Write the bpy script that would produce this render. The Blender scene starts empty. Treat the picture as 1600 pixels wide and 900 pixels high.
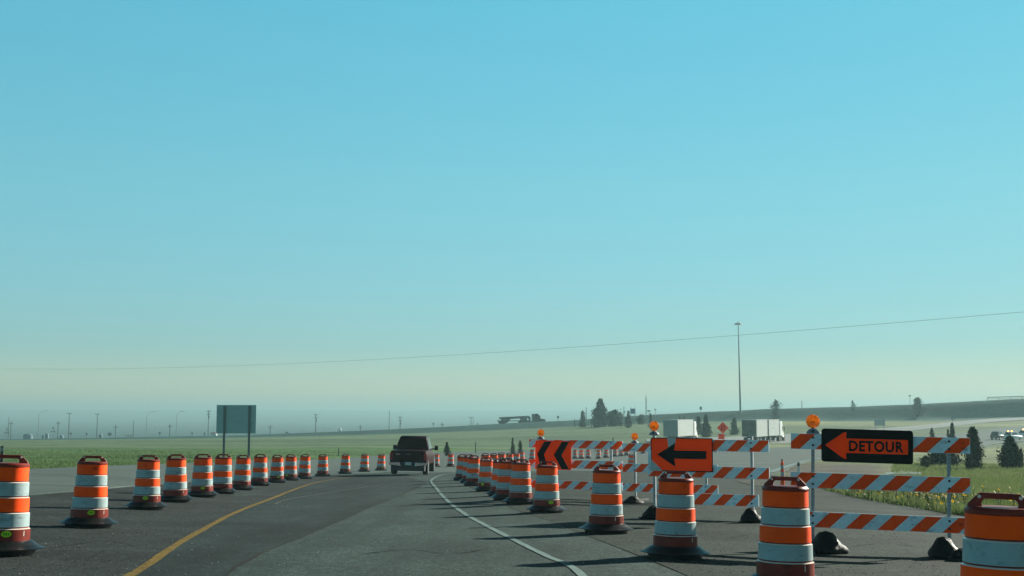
import bpy, bmesh, math, random
import numpy as np
from mathutils import Vector, Matrix
from mathutils.geometry import tessellate_polygon

S = bpy.context.scene
COL = S.collection
R = math.radians

# ------------------------------------------------------------------ camera, sky, sun, exposure
CAMZ = 1.25
F = 2000.0                       # focal length in 1600-wide pixels
PITCH = math.atan(195 / F)       # eye level sits at row 645
cp, sp = math.cos(PITCH), math.sin(PITCH)
cam = bpy.data.cameras.new("camera")
cam.lens = 45.0
cam.sensor_width = 36.0
cam.clip_start = 0.1
cam.clip_end = 30000
camo = bpy.data.objects.new("camera", cam)
COL.objects.link(camo)
camo.location = (0, 0, CAMZ)
camo.rotation_euler = (R(90) + PITCH, 0, 0)
S.camera = camo

SUN_AZ, SUN_EL = 49.0, 21.0      # clockwise from straight ahead
W = bpy.data.worlds.new("World")
S.world = W
W.use_nodes = True
nt = W.node_tree
bg = nt.nodes["Background"]
sky = nt.nodes.new("ShaderNodeTexSky")
sky.sky_type = 'NISHITA'
sky.sun_disc = False
sky.sun_elevation = R(SUN_EL)
sky.sun_rotation = R(SUN_AZ)
sky.altitude = 1500
sky.air_density = 1.0
sky.dust_density = 0.3
sky.ozone_density = 1.0
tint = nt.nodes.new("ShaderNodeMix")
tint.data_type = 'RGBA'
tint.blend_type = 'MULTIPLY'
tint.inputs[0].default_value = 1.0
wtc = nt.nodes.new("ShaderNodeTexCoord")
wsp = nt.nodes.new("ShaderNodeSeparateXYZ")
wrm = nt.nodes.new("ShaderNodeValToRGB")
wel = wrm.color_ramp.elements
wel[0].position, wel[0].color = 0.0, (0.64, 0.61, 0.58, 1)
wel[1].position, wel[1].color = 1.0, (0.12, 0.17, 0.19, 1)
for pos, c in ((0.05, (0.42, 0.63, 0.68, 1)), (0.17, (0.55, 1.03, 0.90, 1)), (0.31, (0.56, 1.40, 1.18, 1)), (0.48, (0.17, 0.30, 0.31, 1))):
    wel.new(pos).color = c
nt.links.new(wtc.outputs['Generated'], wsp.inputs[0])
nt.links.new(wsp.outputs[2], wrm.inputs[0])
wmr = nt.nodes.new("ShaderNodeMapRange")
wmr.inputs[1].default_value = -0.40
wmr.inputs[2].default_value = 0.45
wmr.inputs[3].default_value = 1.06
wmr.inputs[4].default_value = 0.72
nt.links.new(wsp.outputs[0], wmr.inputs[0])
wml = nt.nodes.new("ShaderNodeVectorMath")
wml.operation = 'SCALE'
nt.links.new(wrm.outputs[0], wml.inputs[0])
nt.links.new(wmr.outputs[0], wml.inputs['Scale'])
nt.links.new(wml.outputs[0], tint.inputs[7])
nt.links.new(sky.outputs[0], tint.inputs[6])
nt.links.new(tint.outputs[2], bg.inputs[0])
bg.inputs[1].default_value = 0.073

sun = bpy.data.lights.new("sun", 'SUN')
sun.energy = 5.0
sun.angle = R(0.5)
sun.color = (1.0, 0.97, 0.84)
suno = bpy.data.objects.new("sun", sun)
COL.objects.link(suno)
sdir = Vector((math.sin(R(SUN_AZ)) * math.cos(R(SUN_EL)), math.cos(R(SUN_AZ)) * math.cos(R(SUN_EL)), math.sin(R(SUN_EL))))
suno.rotation_euler = sdir.to_track_quat('Z', 'Y').to_euler()
suno.location = (30, 20, 30)

S.view_settings.view_transform = 'Standard'
S.view_settings.look = 'None'
S.view_settings.gamma = 1.0
S.view_settings.exposure = 0.9
HAZE_DENSITY = 0.00055
HAZE_COLOR = (0.35, 0.55, 0.57, 1)


# ------------------------------------------------------------------ ground surface
def ray(px, py):
    a = (px - 800) / F
    b = (450 - py) / F
    return a / (cp - b * sp), (sp + b * cp) / (cp - b * sp)     # x/y and z/y of the ray


def qplane(a, d):
    return (-1.2 - 0.028 * a * d - 0.03 * d) / d


LEFT = [(2, 713, 872), (138, 712, 827), (228, 711, 798), (273, 709, 786), (315, 709, 778), (346, 710, 772.5), (377, 710, 766.5),
        (405, 710, 760), (432, 710, 755), (453, 710, 751.5), (475, 710, 749), (504, 709, 745), (539, 709, 741), (569, 709, 738),
        (595, 709, 736), (681, 708, 730), (704, 708, 730)]
RIGHT = [(1564, 768, 1033), (1227, 745, 923), (1055, 735, 876), (947, 727, 836), (854, 721, 803), (813, 717, 789), (791, 716.5, 782.5),
         (781, 716, 776), (760, 714.5, 768.5), (740, 711.7, 760), (733, 710, 755), (722, 710, 751.5)]
CTRL = [(p, b, 2100.0 / (b - t)) for p, t, b in LEFT + RIGHT]
CTRL += [(1483, 868, 16.8), (1271, 862, 17.3), (1178, 812, 23), (1012, 806, 24), (954, 783, 32), (846, 776, 32.5), (1110, 787, 31),
         (758, 743, 60), (783, 737, 70), (806, 731, 84), (986, 733, 90), (920, 718, 135), (1005, 710, 158),
         (640, 742, 60),
         (0, 735, 46), (43, 774, 27), (168, 763, 31), (200, 727, 62), (400, 719, 90), (600, 711.7, 130), (720, 705, 160),
         (-600, 740, 46), (-600, 720, 80),
         (0, 717, 80), (0, 706, 120), (400, 712, 120), (0, 697, 180), (400, 700, 180), (600, 700, 180), (800, 704, 180), (1000, 702, 180),
         (1200, 699, 180), (1600, 702, 180), (800, 716, 125), (1000, 720, 115), (1200, 719, 115), (1275, 718, 110), (1600, 717, 120),
         (1200, 740, 75), (1550, 734, 86), (1400, 780, 38), (1480, 800, 30), (1600, 812, 28), (1400, 758, 55), (1600, 758, 55),
         (2000, 890, 15), (2100, 800, 32), (2100, 730, 86), (2100, 700, 180),
         (0, 691, 230), (800, 694, 230), (1200, 692, 230), (1540, 697, 230), (2100, 690, 230), (-500, 697, 230),
         (0, 689, 300), (400, 688, 300), (800, 683, 300), (1000, 679, 300), (1200, 680, 300), (1400, 681, 300), (1600, 681, 300),
         (0, 688, 380), (400, 684, 380), (800, 674, 380), (1000, 666, 380), (1200, 662, 380), (1600, 658, 380), (2100, 655, 380),
         (0, 688, 440), (400, 683, 440), (600, 678, 440), (800, 670, 440), (1000, 661, 440), (1200, 656, 440), (1600, 652, 440),
         (2100, 650, 440), (-500, 692, 440),
         (0, 688.5, 600), (400, 684, 600), (800, 674, 600), (1200, 668, 600), (1600, 664, 600), (-500, 690, 600), (2100, 660, 600),
         (0, 677, 1000), (800, 672, 1000), (1600, 668, 1000), (0, 663, 2000), (800, 662, 2000), (1600, 660, 2000),
         (0, 650, 3500), (800, 650, 3500), (1600, 650, 3500), (0, 641, 5000), (800, 642, 5000), (1600, 643, 5000), (2100, 643, 5000), (-500, 641, 5000)]
# the plain grade right under and in front of the car
for px_ in (0, 400, 800, 1200, 1600):
    for d_ in (7, 10, 14):
        a_ = (px_ - 800) / F
        q_ = qplane(a_, d_)
        CTRL.append((px_, None, d_, q_))
_U, _Q = [], []
for c in CTRL:
    px, d = c[0], c[2]
    if c[1] is None:
        a, q = (px - 800) / F, c[3]
    else:
        a, q = ray(px, c[1])
    _U.append((a * F / 420.0, 1.9 * math.log(d)))
    _Q.append(q - qplane(a, d))
_U = np.array(_U)
_Q = np.array(_Q)


def _phi(r2):
    return np.where(r2 > 1e-12, 0.5 * r2 * np.log(np.maximum(r2, 1e-12)), 0.0)


_n = len(_U)
_A = np.zeros((_n + 3, _n + 3))
_A[:_n, :_n] = _phi(((_U[:, None, :] - _U[None, :, :]) ** 2).sum(2)) + 0.02 * np.eye(_n)
_A[:_n, _n] = 1
_A[:_n, _n + 1:] = _U
_A[_n:, :_n] = _A[:_n, _n:].T
_sol = np.linalg.solve(_A, np.concatenate([_Q, np.zeros(3)]))

CREST_PX = np.array([-600, 0, 400, 600, 800, 900, 1000, 1150, 1600, 2200], float)
CREST_ROWS = np.array([0, 1.5, 4.0, 6.5, 9.0, 9.0, 12.0, 15.5, 29.5, 44], float)


def sstep(x, a, b):
    t = np.clip((x - a) / (b - a), 0, 1)
    return t * t * (3 - 2 * t)


def gz(x, y):
    x = np.asarray(x, float)
    y = np.asarray(y, float)
    shp = x.shape
    x = x.ravel()
    y = y.ravel()
    r = np.hypot(x, y)
    ang = np.arctan2(x, y)
    lim = R(37)
    over = np.clip((np.abs(ang) - lim) / (math.pi - lim), 0, 1)
    ae = np.where(np.abs(ang) > lim, np.sign(ang) * lim * (1 - over), ang)
    a = np.tan(ae)
    d = np.maximum(r * np.cos(ae), 5.0)
    out = np.empty_like(x)
    for i in range(0, len(x), 20000):
        s = slice(i, i + 20000)
        u = np.stack([np.clip(a[s] * F / 420.0, -3.5, 3.5), 1.9 * np.log(np.clip(d[s], 7, 5200))], 1)
        k = _phi(((u[:, None, :] - _U[None, :, :]) ** 2).sum(2))
        res = k @ _sol[:_n] + _sol[_n] + u @ _sol[_n + 1:]
        q = qplane(a[s], d[s]) + res
        z = q * d[s]
        hh = np.interp(800 + F * a[s], CREST_PX, CREST_ROWS) * 440.0 / F
        bump = sstep(d[s], 426, 440) * (1 - sstep(d[s], 456, 500))
        out[s] = z + hh * bump
    zp = -1.2 - 0.028 * np.clip(x, -60, 60) - 0.03 * y
    w = sstep(r, 9, 15)
    out = CAMZ + zp * (1 - w) + out * w
    return out.reshape(shp)


def G(x, y):
    return float(gz(np.array([x]), np.array([y]))[0])


_ROW_D = np.exp(np.linspace(math.log(5), math.log(436), 420))


def hit(px, py):
    """the point of the ground seen at that place of the photograph"""
    kx, kz = ray(px, py)
    zz = gz(kx * _ROW_D, _ROW_D) - CAMZ
    below = np.nonzero(kz * _ROW_D <= zz)[0]
    i = below[0] if len(below) else len(_ROW_D) - 1
    if i == 0:
        d = _ROW_D[0]
    else:
        f0 = kz * _ROW_D[i - 1] - zz[i - 1]
        f1 = kz * _ROW_D[i] - zz[i]
        t = f0 / (f0 - f1) if f0 != f1 else 0.5
        d = _ROW_D[i - 1] + (_ROW_D[i] - _ROW_D[i - 1]) * min(max(t, 0), 1)
    return kx * d, d


def at(px, d):
    """a point of the ground d metres ahead in the direction of that column"""
    x = (px - 800) / F * d / cp
    for _ in range(3):
        x = (px - 800) / F * (d * cp + (G(x, d) - CAMZ) * sp)
    return Vector((x, d, G(x, d)))


def rows_to_m(rows, d):
    return rows * d / F


# ------------------------------------------------------------------ object helpers
def tag(o, label=None, cat=None, group=None, kind=None):
    if label: o['label'] = label
    if cat: o['category'] = cat
    if group: o['group'] = group
    if kind: o['kind'] = kind
    return o


def empty(name, loc, rot=(0, 0, 0)):
    o = bpy.data.objects.new(name, None)
    o.empty_display_size = 0.3
    COL.objects.link(o)
    o.location = loc
    o.rotation_euler = rot
    return o


def copy_tree(o, parent=None):
    c = o.copy()
    COL.objects.link(c)
    if parent: c.parent = parent
    for ch in list(o.children):
        copy_tree(ch, c)
    return c


def drop(o):
    """remove a prototype"""
    for ch in list(o.children):
        drop(ch)
    bpy.data.objects.remove(o)


class MB:
    def __init__(self):
        self.v, self.f, self.m = [], [], []

    def add(self, vs, fs, m=0):
        o = len(self.v)
        self.v += [tuple(p) for p in vs]
        self.f += [tuple(i + o for i in q) for q in fs]
        self.m += [m] * len(fs)

    def box(self, c, s, m=0, rot=None, taper=None):
        sx, sy, sz = s[0] / 2, s[1] / 2, s[2] / 2
        tx, ty = taper if taper else (1, 1)
        P = [(-sx, -sy, -sz), (sx, -sy, -sz), (sx, sy, -sz), (-sx, sy, -sz),
             (-sx * tx, -sy * ty, sz), (sx * tx, -sy * ty, sz), (sx * tx, sy * ty, sz), (-sx * tx, sy * ty, sz)]
        P = [Vector(p) for p in P]
        if rot: P = [rot @ p for p in P]
        P = [p + Vector(c) for p in P]
        self.add(P, [(3, 2, 1, 0), (4, 5, 6, 7), (0, 1, 5, 4), (1, 2, 6, 5), (2, 3, 7, 6), (3, 0, 4, 7)], m)

    def tube(self, p0, p1, r0, r1=None, n=10, m=0, cap=True):
        r1 = r0 if r1 is None else r1
        p0, p1 = Vector(p0), Vector(p1)
        ax = (p1 - p0).normalized()
        u = ax.orthogonal().normalized()
        w = ax.cross(u)
        vs = []
        for p, r in ((p0, r0), (p1, r1)):
            for i in range(n):
                t = 2 * math.pi * i / n
                vs.append(p + (u * math.cos(t) + w * math.sin(t)) * r)
        fs = [(i, (i + 1) % n, n + (i + 1) % n, n + i) for i in range(n)]
        if cap: fs += [tuple(range(n - 1, -1, -1)), tuple(range(n, 2 * n))]
        self.add(vs, fs, m)

    def path(self, pts, r, n=6, m=0):
        for a, b in zip(pts[:-1], pts[1:]):
            self.tube(a, b, r, n=n, m=m)

    def lathe(self, prof, n=32, m=0, mats=None, sq=0.0, axis='z', c=(0, 0, 0)):
        """prof: (radius, height) pairs; sq flattens the ring towards a rounded square"""
        vs, fs, ms = [], [], []
        for r, z in prof:
            for i in range(n):
                t = 2 * math.pi * i / n
                k = 1.0
                if sq: k = 1 - sq * (0.5 - 0.5 * math.cos(4 * t))
                p = (r * k * math.cos(t), r * k * math.sin(t), z)
                if axis == 'y': p = (p[0], p[2], p[1])
                if axis == 'x': p = (p[2], p[0], p[1])
                vs.append((p[0] + c[0], p[1] + c[1], p[2] + c[2]))
        for j in range(len(prof) - 1):
            for i in range(n):
                fs.append((j * n + i, j * n + (i + 1) % n, (j + 1) * n + (i + 1) % n, (j + 1) * n + i))
                ms.append(mats[j] if mats else m)
        fs.append(tuple(range(n - 1, -1, -1))); ms.append(mats[0] if mats else m)
        k = (len(prof) - 1) * n
        fs.append(tuple(range(k, k + n))); ms.append(mats[-1] if mats else m)
        o = len(self.v)
        self.v += vs
        self.f += [tuple(i + o for i in q) for q in fs]
        self.m += ms

    def prism(self, poly, y0, y1, m=0):
        """poly in x,z; extruded along y"""
        n = len(poly)
        vs = [(p[0], y0, p[1]) for p in poly] + [(p[0], y1, p[1]) for p in poly]
        fs = [tuple(range(n)), tuple(range(2 * n - 1, n - 1, -1))]
        fs += [(i, n + i, n + (i + 1) % n, (i + 1) % n) for i in range(n)]
        self.add(vs, fs, m)

    def loft(self, rings, m=0, cap=True):
        n = len(rings[0])
        vs = [p for r in rings for p in r]
        fs = []
        for j in range(len(rings) - 1):
            for i in range(n):
                fs.append((j * n + i, j * n + (i + 1) % n, (j + 1) * n + (i + 1) % n, (j + 1) * n + i))
        if cap:
            fs.append(tuple(range(n - 1, -1, -1)))
            fs.append(tuple(range((len(rings) - 1) * n, len(rings) * n)))
        self.add(vs, fs, m)

    def mesh(self, name, mats, smooth=40, fix=True):
        me = bpy.data.meshes.new(name)
        me.from_pydata(self.v, [], self.f)
        for mt in (mats if isinstance(mats, (list, tuple)) else [mats]):
            me.materials.append(mt)
        me.polygons.foreach_set("material_index", self.m)
        if fix:
            bm = bmesh.new(); bm.from_mesh(me)
            bmesh.ops.recalc_face_normals(bm, faces=bm.faces)
            bm.to_mesh(me); bm.free()
        if smooth:
            me.polygons.foreach_set("use_smooth", [True] * len(me.polygons))
            me.set_sharp_from_angle(angle=R(smooth))
        me.update()
        return me

    def build(self, name, mats, parent=None, smooth=40, bevel=0, fix=True):
        o = bpy.data.objects.new(name, self.mesh(name, mats, smooth, fix))
        COL.objects.link(o)
        if parent: o.parent = parent
        if bevel:
            b = o.modifiers.new("bevel", 'BEVEL')
            b.width = bevel
            b.segments = 2
            b.limit_method = 'ANGLE'
            b.angle_limit = R(50)
        return o


# ------------------------------------------------------------------ materials
def mat(name, color, rough=0.6, metal=0.0, noise=None, amount=0.25, color2=None, bump=0.0, bump_scale=40, spec=0.5, stretch=None,
        emit=None, trans=0.0, island=0.0, scuff=0.0):
    m = bpy.data.materials.new(name)
    m.use_nodes = True
    t = m.node_tree
    p = t.nodes["Principled BSDF"]
    p.inputs['Roughness'].default_value = rough
    p.inputs['Metallic'].default_value = metal
    p.inputs['Specular IOR Level'].default_value = spec
    c = (*color, 1)
    p.inputs['Base Color'].default_value = c
    tc = t.nodes.new("ShaderNodeTexCoord")
    last = None
    if noise:
        mp = t.nodes.new("ShaderNodeMapping")
        t.links.new(tc.outputs['Object'], mp.inputs[0])
        if stretch: mp.inputs['Scale'].default_value = stretch
        oi = t.nodes.new("ShaderNodeObjectInfo")
        vm = t.nodes.new("ShaderNodeVectorMath")
        vm.operation = 'SCALE'
        vm.inputs[0].default_value = (37.0, 53.0, 29.0)
        t.links.new(oi.outputs['Random'], vm.inputs['Scale'])
        t.links.new(vm.outputs[0], mp.inputs['Location'])
        for k, sc in enumerate(noise if isinstance(noise, (list, tuple)) else [noise]):
            n = t.nodes.new("ShaderNodeTexNoise")
            n.inputs['Scale'].default_value = sc
            n.inputs['Detail'].default_value = 5
            n.inputs['Roughness'].default_value = 0.65
            t.links.new(mp.outputs[0], n.inputs[0])
            rp = t.nodes.new("ShaderNodeMapRange")
            rp.inputs[1].default_value = 0.32
            rp.inputs[2].default_value = 0.68
            t.links.new(n.outputs[0], rp.inputs[0])
            mx = t.nodes.new("ShaderNodeMix")
            mx.data_type = 'RGBA'
            am = amount[k] if isinstance(amount, (list, tuple)) else amount
            if color2 is not None and k == 0:
                mx.inputs[7].default_value = (*color2, 1)
                if last: t.links.new(last, mx.inputs[6])
                else: mx.inputs[6].default_value = c
                t.links.new(rp.outputs[0], mx.inputs[0])
            else:
                mx.blend_type = 'MULTIPLY'
                cr = t.nodes.new("ShaderNodeMapRange")
                cr.inputs[3].default_value = 1 - am
                cr.inputs[4].default_value = 1 + am
                t.links.new(rp.outputs[0], cr.inputs[0])
                mx.inputs[0].default_value = 1
                if last: t.links.new(last, mx.inputs[6])
                else: mx.inputs[6].default_value = c
                t.links.new(cr.outputs[0], mx.inputs[7])
            last = mx.outputs[2]
    if scuff:
        mp2 = t.nodes.new("ShaderNodeMapping")
        mp2.inputs['Scale'].default_value = (1, 1, 2.2)
        t.links.new(tc.outputs['Object'], mp2.inputs[0])
        t.links.new(vm.outputs[0], mp2.inputs['Location'])
        n = t.nodes.new("ShaderNodeTexNoise")
        n.inputs['Scale'].default_value = 5.5
        n.inputs['Detail'].default_value = 7
        n.inputs['Roughness'].default_value = 0.7
        t.links.new(mp2.outputs[0], n.inputs[0])
        cr = t.nodes.new("ShaderNodeMapRange")
        cr.inputs[1].default_value = 0.55
        cr.inputs[2].default_value = 0.72
        cr.inputs[3].default_value = 1.0
        cr.inputs[4].default_value = 1 - scuff
        t.links.new(n.outputs[0], cr.inputs[0])
        mx = t.nodes.new("ShaderNodeMix")
        mx.data_type = 'RGBA'
        mx.blend_type = 'MULTIPLY'
        mx.inputs[0].default_value = 1
        t.links.new(last, mx.inputs[6])
        t.links.new(cr.outputs[0], mx.inputs[7])
        last = mx.outputs[2]
    if island:
        g = t.nodes.new("ShaderNodeNewGeometry")
        cr = t.nodes.new("ShaderNodeMapRange")
        cr.inputs[3].default_value = 1 - island
        cr.inputs[4].default_value = 1 + island
        t.links.new(g.outputs['Random Per Island'], cr.inputs[0])
        mx = t.nodes.new("ShaderNodeMix")
        mx.data_type = 'RGBA'
        mx.blend_type = 'MULTIPLY'
        mx.inputs[0].default_value = 1
        if last: t.links.new(last, mx.inputs[6])
        else: mx.inputs[6].default_value = c
        t.links.new(cr.outputs[0], mx.inputs[7])
        last = mx.outputs[2]
    if last: t.links.new(last, p.inputs['Base Color'])
    if bump:
        n = t.nodes.new("ShaderNodeTexNoise")
        n.inputs['Scale'].default_value = bump_scale
        n.inputs['Detail'].default_value = 4
        t.links.new(tc.outputs['Object'], n.inputs[0])
        b = t.nodes.new("ShaderNodeBump")
        b.inputs['Strength'].default_value = bump
        b.inputs['Distance'].default_value = 0.02
        t.links.new(n.outputs[0], b.inputs['Height'])
        t.links.new(b.outputs[0], p.inputs['Normal'])
    if emit:
        p.inputs['Emission Color'].default_value = (*emit[0], 1)
        p.inputs['Emission Strength'].default_value = emit[1]
    if trans:
        tr = t.nodes.new("ShaderNodeBsdfTranslucent")
        if last: t.links.new(last, tr.inputs[0])
        else: tr.inputs[0].default_value = c
        ms = t.nodes.new("ShaderNodeMixShader")
        ms.inputs[0].default_value = trans
        t.links.new(p.outputs[0], ms.inputs[1])
        t.links.new(tr.outputs[0], ms.inputs[2])
        t.links.new(ms.outputs[0], t.nodes["Material Output"].inputs[0])
    return m


M = {}
M['orange_sheet'] = mat("orange_sheeting", (1.4, 0.102, 0.001), 0.6, spec=0.12, noise=[3, 25], amount=[0.12, 0.08], scuff=0.6)
M['white_sheet'] = mat("white_sheeting", (0.36, 0.46, 0.47), 0.45, spec=0.3, noise=[2.5, 18], amount=[0.10, 0.07], scuff=0.6)
M['drum_plastic'] = mat("drum_plastic", (0.23, 0.026, 0.016), 0.4, spec=0.2, noise=[4, 30], amount=[0.2, 0.1], scuff=0.6)
M['drum_ledge'] = mat("drum_ledge", (0.85, 0.72, 0.62), 0.25)  # pale tone paints the sunlit highlight along the ledges
M['rubber'] = mat("black_rubber", (0.008, 0.010, 0.010), 0.36, spec=0.4, noise=[6, 40], amount=[0.4, 0.2], bump=0.15, bump_scale=30)
M['lime'] = mat("lime_sticker", (0.50, 0.80, 0.02), 0.6, spec=0.2)
M['ink'] = mat("black_ink", (0.012, 0.014, 0.012), 0.6)
M['rail_white'] = mat("rail_white", (0.66, 0.82, 0.87), 0.5, noise=[1.5, 14], amount=[0.12, 0.08], scuff=0.6)
M['rail_orange'] = mat("rail_orange", (1.3, 0.088, 0.003), 0.6, spec=0.12, noise=[2, 20], amount=[0.14, 0.1], scuff=0.6)
M['galv'] = mat("galvanised_steel", (0.32, 0.34, 0.35), 0.5, 0.6, noise=12, amount=0.2)
M['dark_steel'] = mat("weathered_steel", (0.06, 0.06, 0.058), 0.7, 0.2, noise=9, amount=0.3)
M['bag'] = mat("black_bag", (0.0065, 0.0075, 0.008), 0.6, noise=[5, 25], amount=[0.3, 0.2], bump=0.5, bump_scale=14, spec=0.18)
M['hole'] = mat("bolt_dark", (0.02, 0.02, 0.022), 0.6)
M['sign_orange'] = mat("sign_orange", (2.0, 0.080, 0.001), 0.65, spec=0.08, noise=[2, 15], amount=[0.06, 0.05])
M['sign_black'] = mat("sign_black", (0.004, 0.005, 0.005), 0.6, spec=0.1)
M['bare_metal'] = mat("bare_aluminium", (0.40, 0.44, 0.43), 0.55, 0.3, noise=6, amount=0.15)
M['lens'] = mat("amber_lens", (1.0, 0.42, 0.008), 0.08, trans=0.5, spec=0.8)
def facet(m):
    """prismatic cells of a moulded lens"""
    t = m.node_tree
    p = t.nodes["Principled BSDF"]
    tc = t.nodes.new("ShaderNodeTexCoord")
    vo = t.nodes.new("ShaderNodeTexVoronoi")
    vo.inputs['Scale'].default_value = 34
    t.links.new(tc.outputs['Object'], vo.inputs['Vector'])
    b = t.nodes.new("ShaderNodeBump")
    b.inputs['Strength'].default_value = 1.0
    b.inputs['Distance'].default_value = 0.03
    t.links.new(vo.outputs['Distance'], b.inputs['Height'])
    t.links.new(b.outputs[0], p.inputs['Normal'])
    sp_ = t.nodes.new("ShaderNodeSeparateColor")
    t.links.new(vo.outputs['Color'], sp_.inputs[0])
    r = t.nodes.new("ShaderNodeMapRange")
    r.inputs[3].default_value = 0.5
    r.inputs[4].default_value = 1.5
    t.links.new(sp_.outputs[0], r.inputs[0])
    mx = t.nodes.new("ShaderNodeMix")
    mx.data_type = 'RGBA'
    mx.blend_type = 'MULTIPLY'
    mx.inputs[0].default_value = 1
    mx.inputs[6].default_value = p.inputs['Base Color'].default_value
    t.links.new(r.outputs[0], mx.inputs[7])
    t.links.new(mx.outputs[2], p.inputs['Base Color'])
    for n in t.nodes:
        if n.type == 'BSDF_TRANSLUCENT':
            t.links.new(mx.outputs[2], n.inputs[0])
            t.links.new(b.outputs[0], n.inputs['Normal'])
facet(M['lens'])
M['grey_plastic'] = mat("grey_plastic", (0.20, 0.22, 0.25), 0.5)
M['maroon'] = mat("maroon_paint", (0.022, 0.0012, 0.0022), 0.4, spec=0.08)
M['black_glass'] = mat("tinted_glass", (0.010, 0.014, 0.016), 0.06, spec=0.7)
M['chrome'] = mat("chrome", (0.62, 0.64, 0.64), 0.18, 0.9)
M['tyre'] = mat("tyre", (0.016, 0.016, 0.017), 0.8)
M['black_trim'] = mat("black_trim", (0.014, 0.015, 0.016), 0.55)
M['tail_red'] = mat("tail_light", (0.28, 0.012, 0.010), 0.2)
M['plate'] = mat("plate", (0.50, 0.55, 0.52), 0.5)
M['white_paint'] = mat("white_paint", (0.72, 0.74, 0.73), 0.35, noise=2, amount=0.07)
M['trailer_white'] = mat("trailer_white", (0.34, 0.38, 0.37), 0.45, noise=[0.6, 5], amount=[0.08, 0.06])
M['trailer_door'] = mat("trailer_door", (0.16, 0.14, 0.11), 0.6, noise=[1.2, 6], amount=[0.35, 0.2])
M['trailer_grey'] = mat("trailer_grey", (0.30, 0.33, 0.32), 0.55, noise=2, amount=0.12)
M['pole_wood'] = mat("pole_wood", (0.075, 0.062, 0.05), 0.85, noise=3, amount=0.2)
M['pole_steel'] = mat("pole_steel", (0.16, 0.18, 0.19), 0.5, 0.5)
M['sign_back'] = mat("sign_back_panel", (0.29, 0.42, 0.46), 0.5, 0.1, noise=3, amount=0.1)
M['sign_post'] = mat("sign_post", (0.10, 0.13, 0.14), 0.55, 0.4)
M['blue_sign'] = mat("blue_sign", (0.06, 0.16, 0.30), 0.5)
M['yellow_sign'] = mat("yellow_sign", (0.55, 0.36, 0.03), 0.5)
M['shed_blue'] = mat("shed_wall", (0.10, 0.17, 0.21), 0.7)
M['shed_red'] = mat("shed_roof", (0.28, 0.10, 0.07), 0.7)
M['amber'] = mat("amber_beacon", (0.9, 0.35, 0.02), 0.2, emit=((1.0, 0.36, 0.02), 4.0))
M['needles'] = mat("juniper_foliage", (0.016, 0.030, 0.013), 0.85, noise=1.6, amount=0.35, island=0.45, spec=0.2)
M['leaves'] = mat("broadleaf_foliage", (0.026, 0.045, 0.016), 0.8, noise=1.0, amount=0.35, island=0.45, spec=0.2)
M['weed'] = mat("weed_leaves", (0.060, 0.085, 0.030), 0.8, noise=1.0, amount=0.3, island=0.5, spec=0.15, trans=0.3)
M['bark'] = mat("bark", (0.06, 0.045, 0.035), 0.9, noise=8, amount=0.3)
M['wire'] = mat("wire", (0.22, 0.27, 0.28), 0.6)
M['pebble'] = mat("pebble", (0.62, 0.62, 0.58), 0.35, island=0.3)
M['grass_blade'] = mat("grass_blade", (0.13, 0.20, 0.05), 0.8, noise=0.5, color2=(0.22, 0.24, 0.10), island=0.4, spec=0.15, trans=0.3)
M['field_blade'] = mat("field_blade", (0.090, 0.160, 0.055), 0.8, noise=0.15, color2=(0.14, 0.18, 0.075), island=0.25, spec=0.15, trans=0.3)
M['petal'] = mat("petal", (0.85, 0.52, 0.01), 0.6, trans=0.4)
M['flower_disc'] = mat("flower_disc", (0.05, 0.03, 0.012), 0.8)
M['stem'] = mat("stem", (0.09, 0.14, 0.035), 0.7, trans=0.2)


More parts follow.
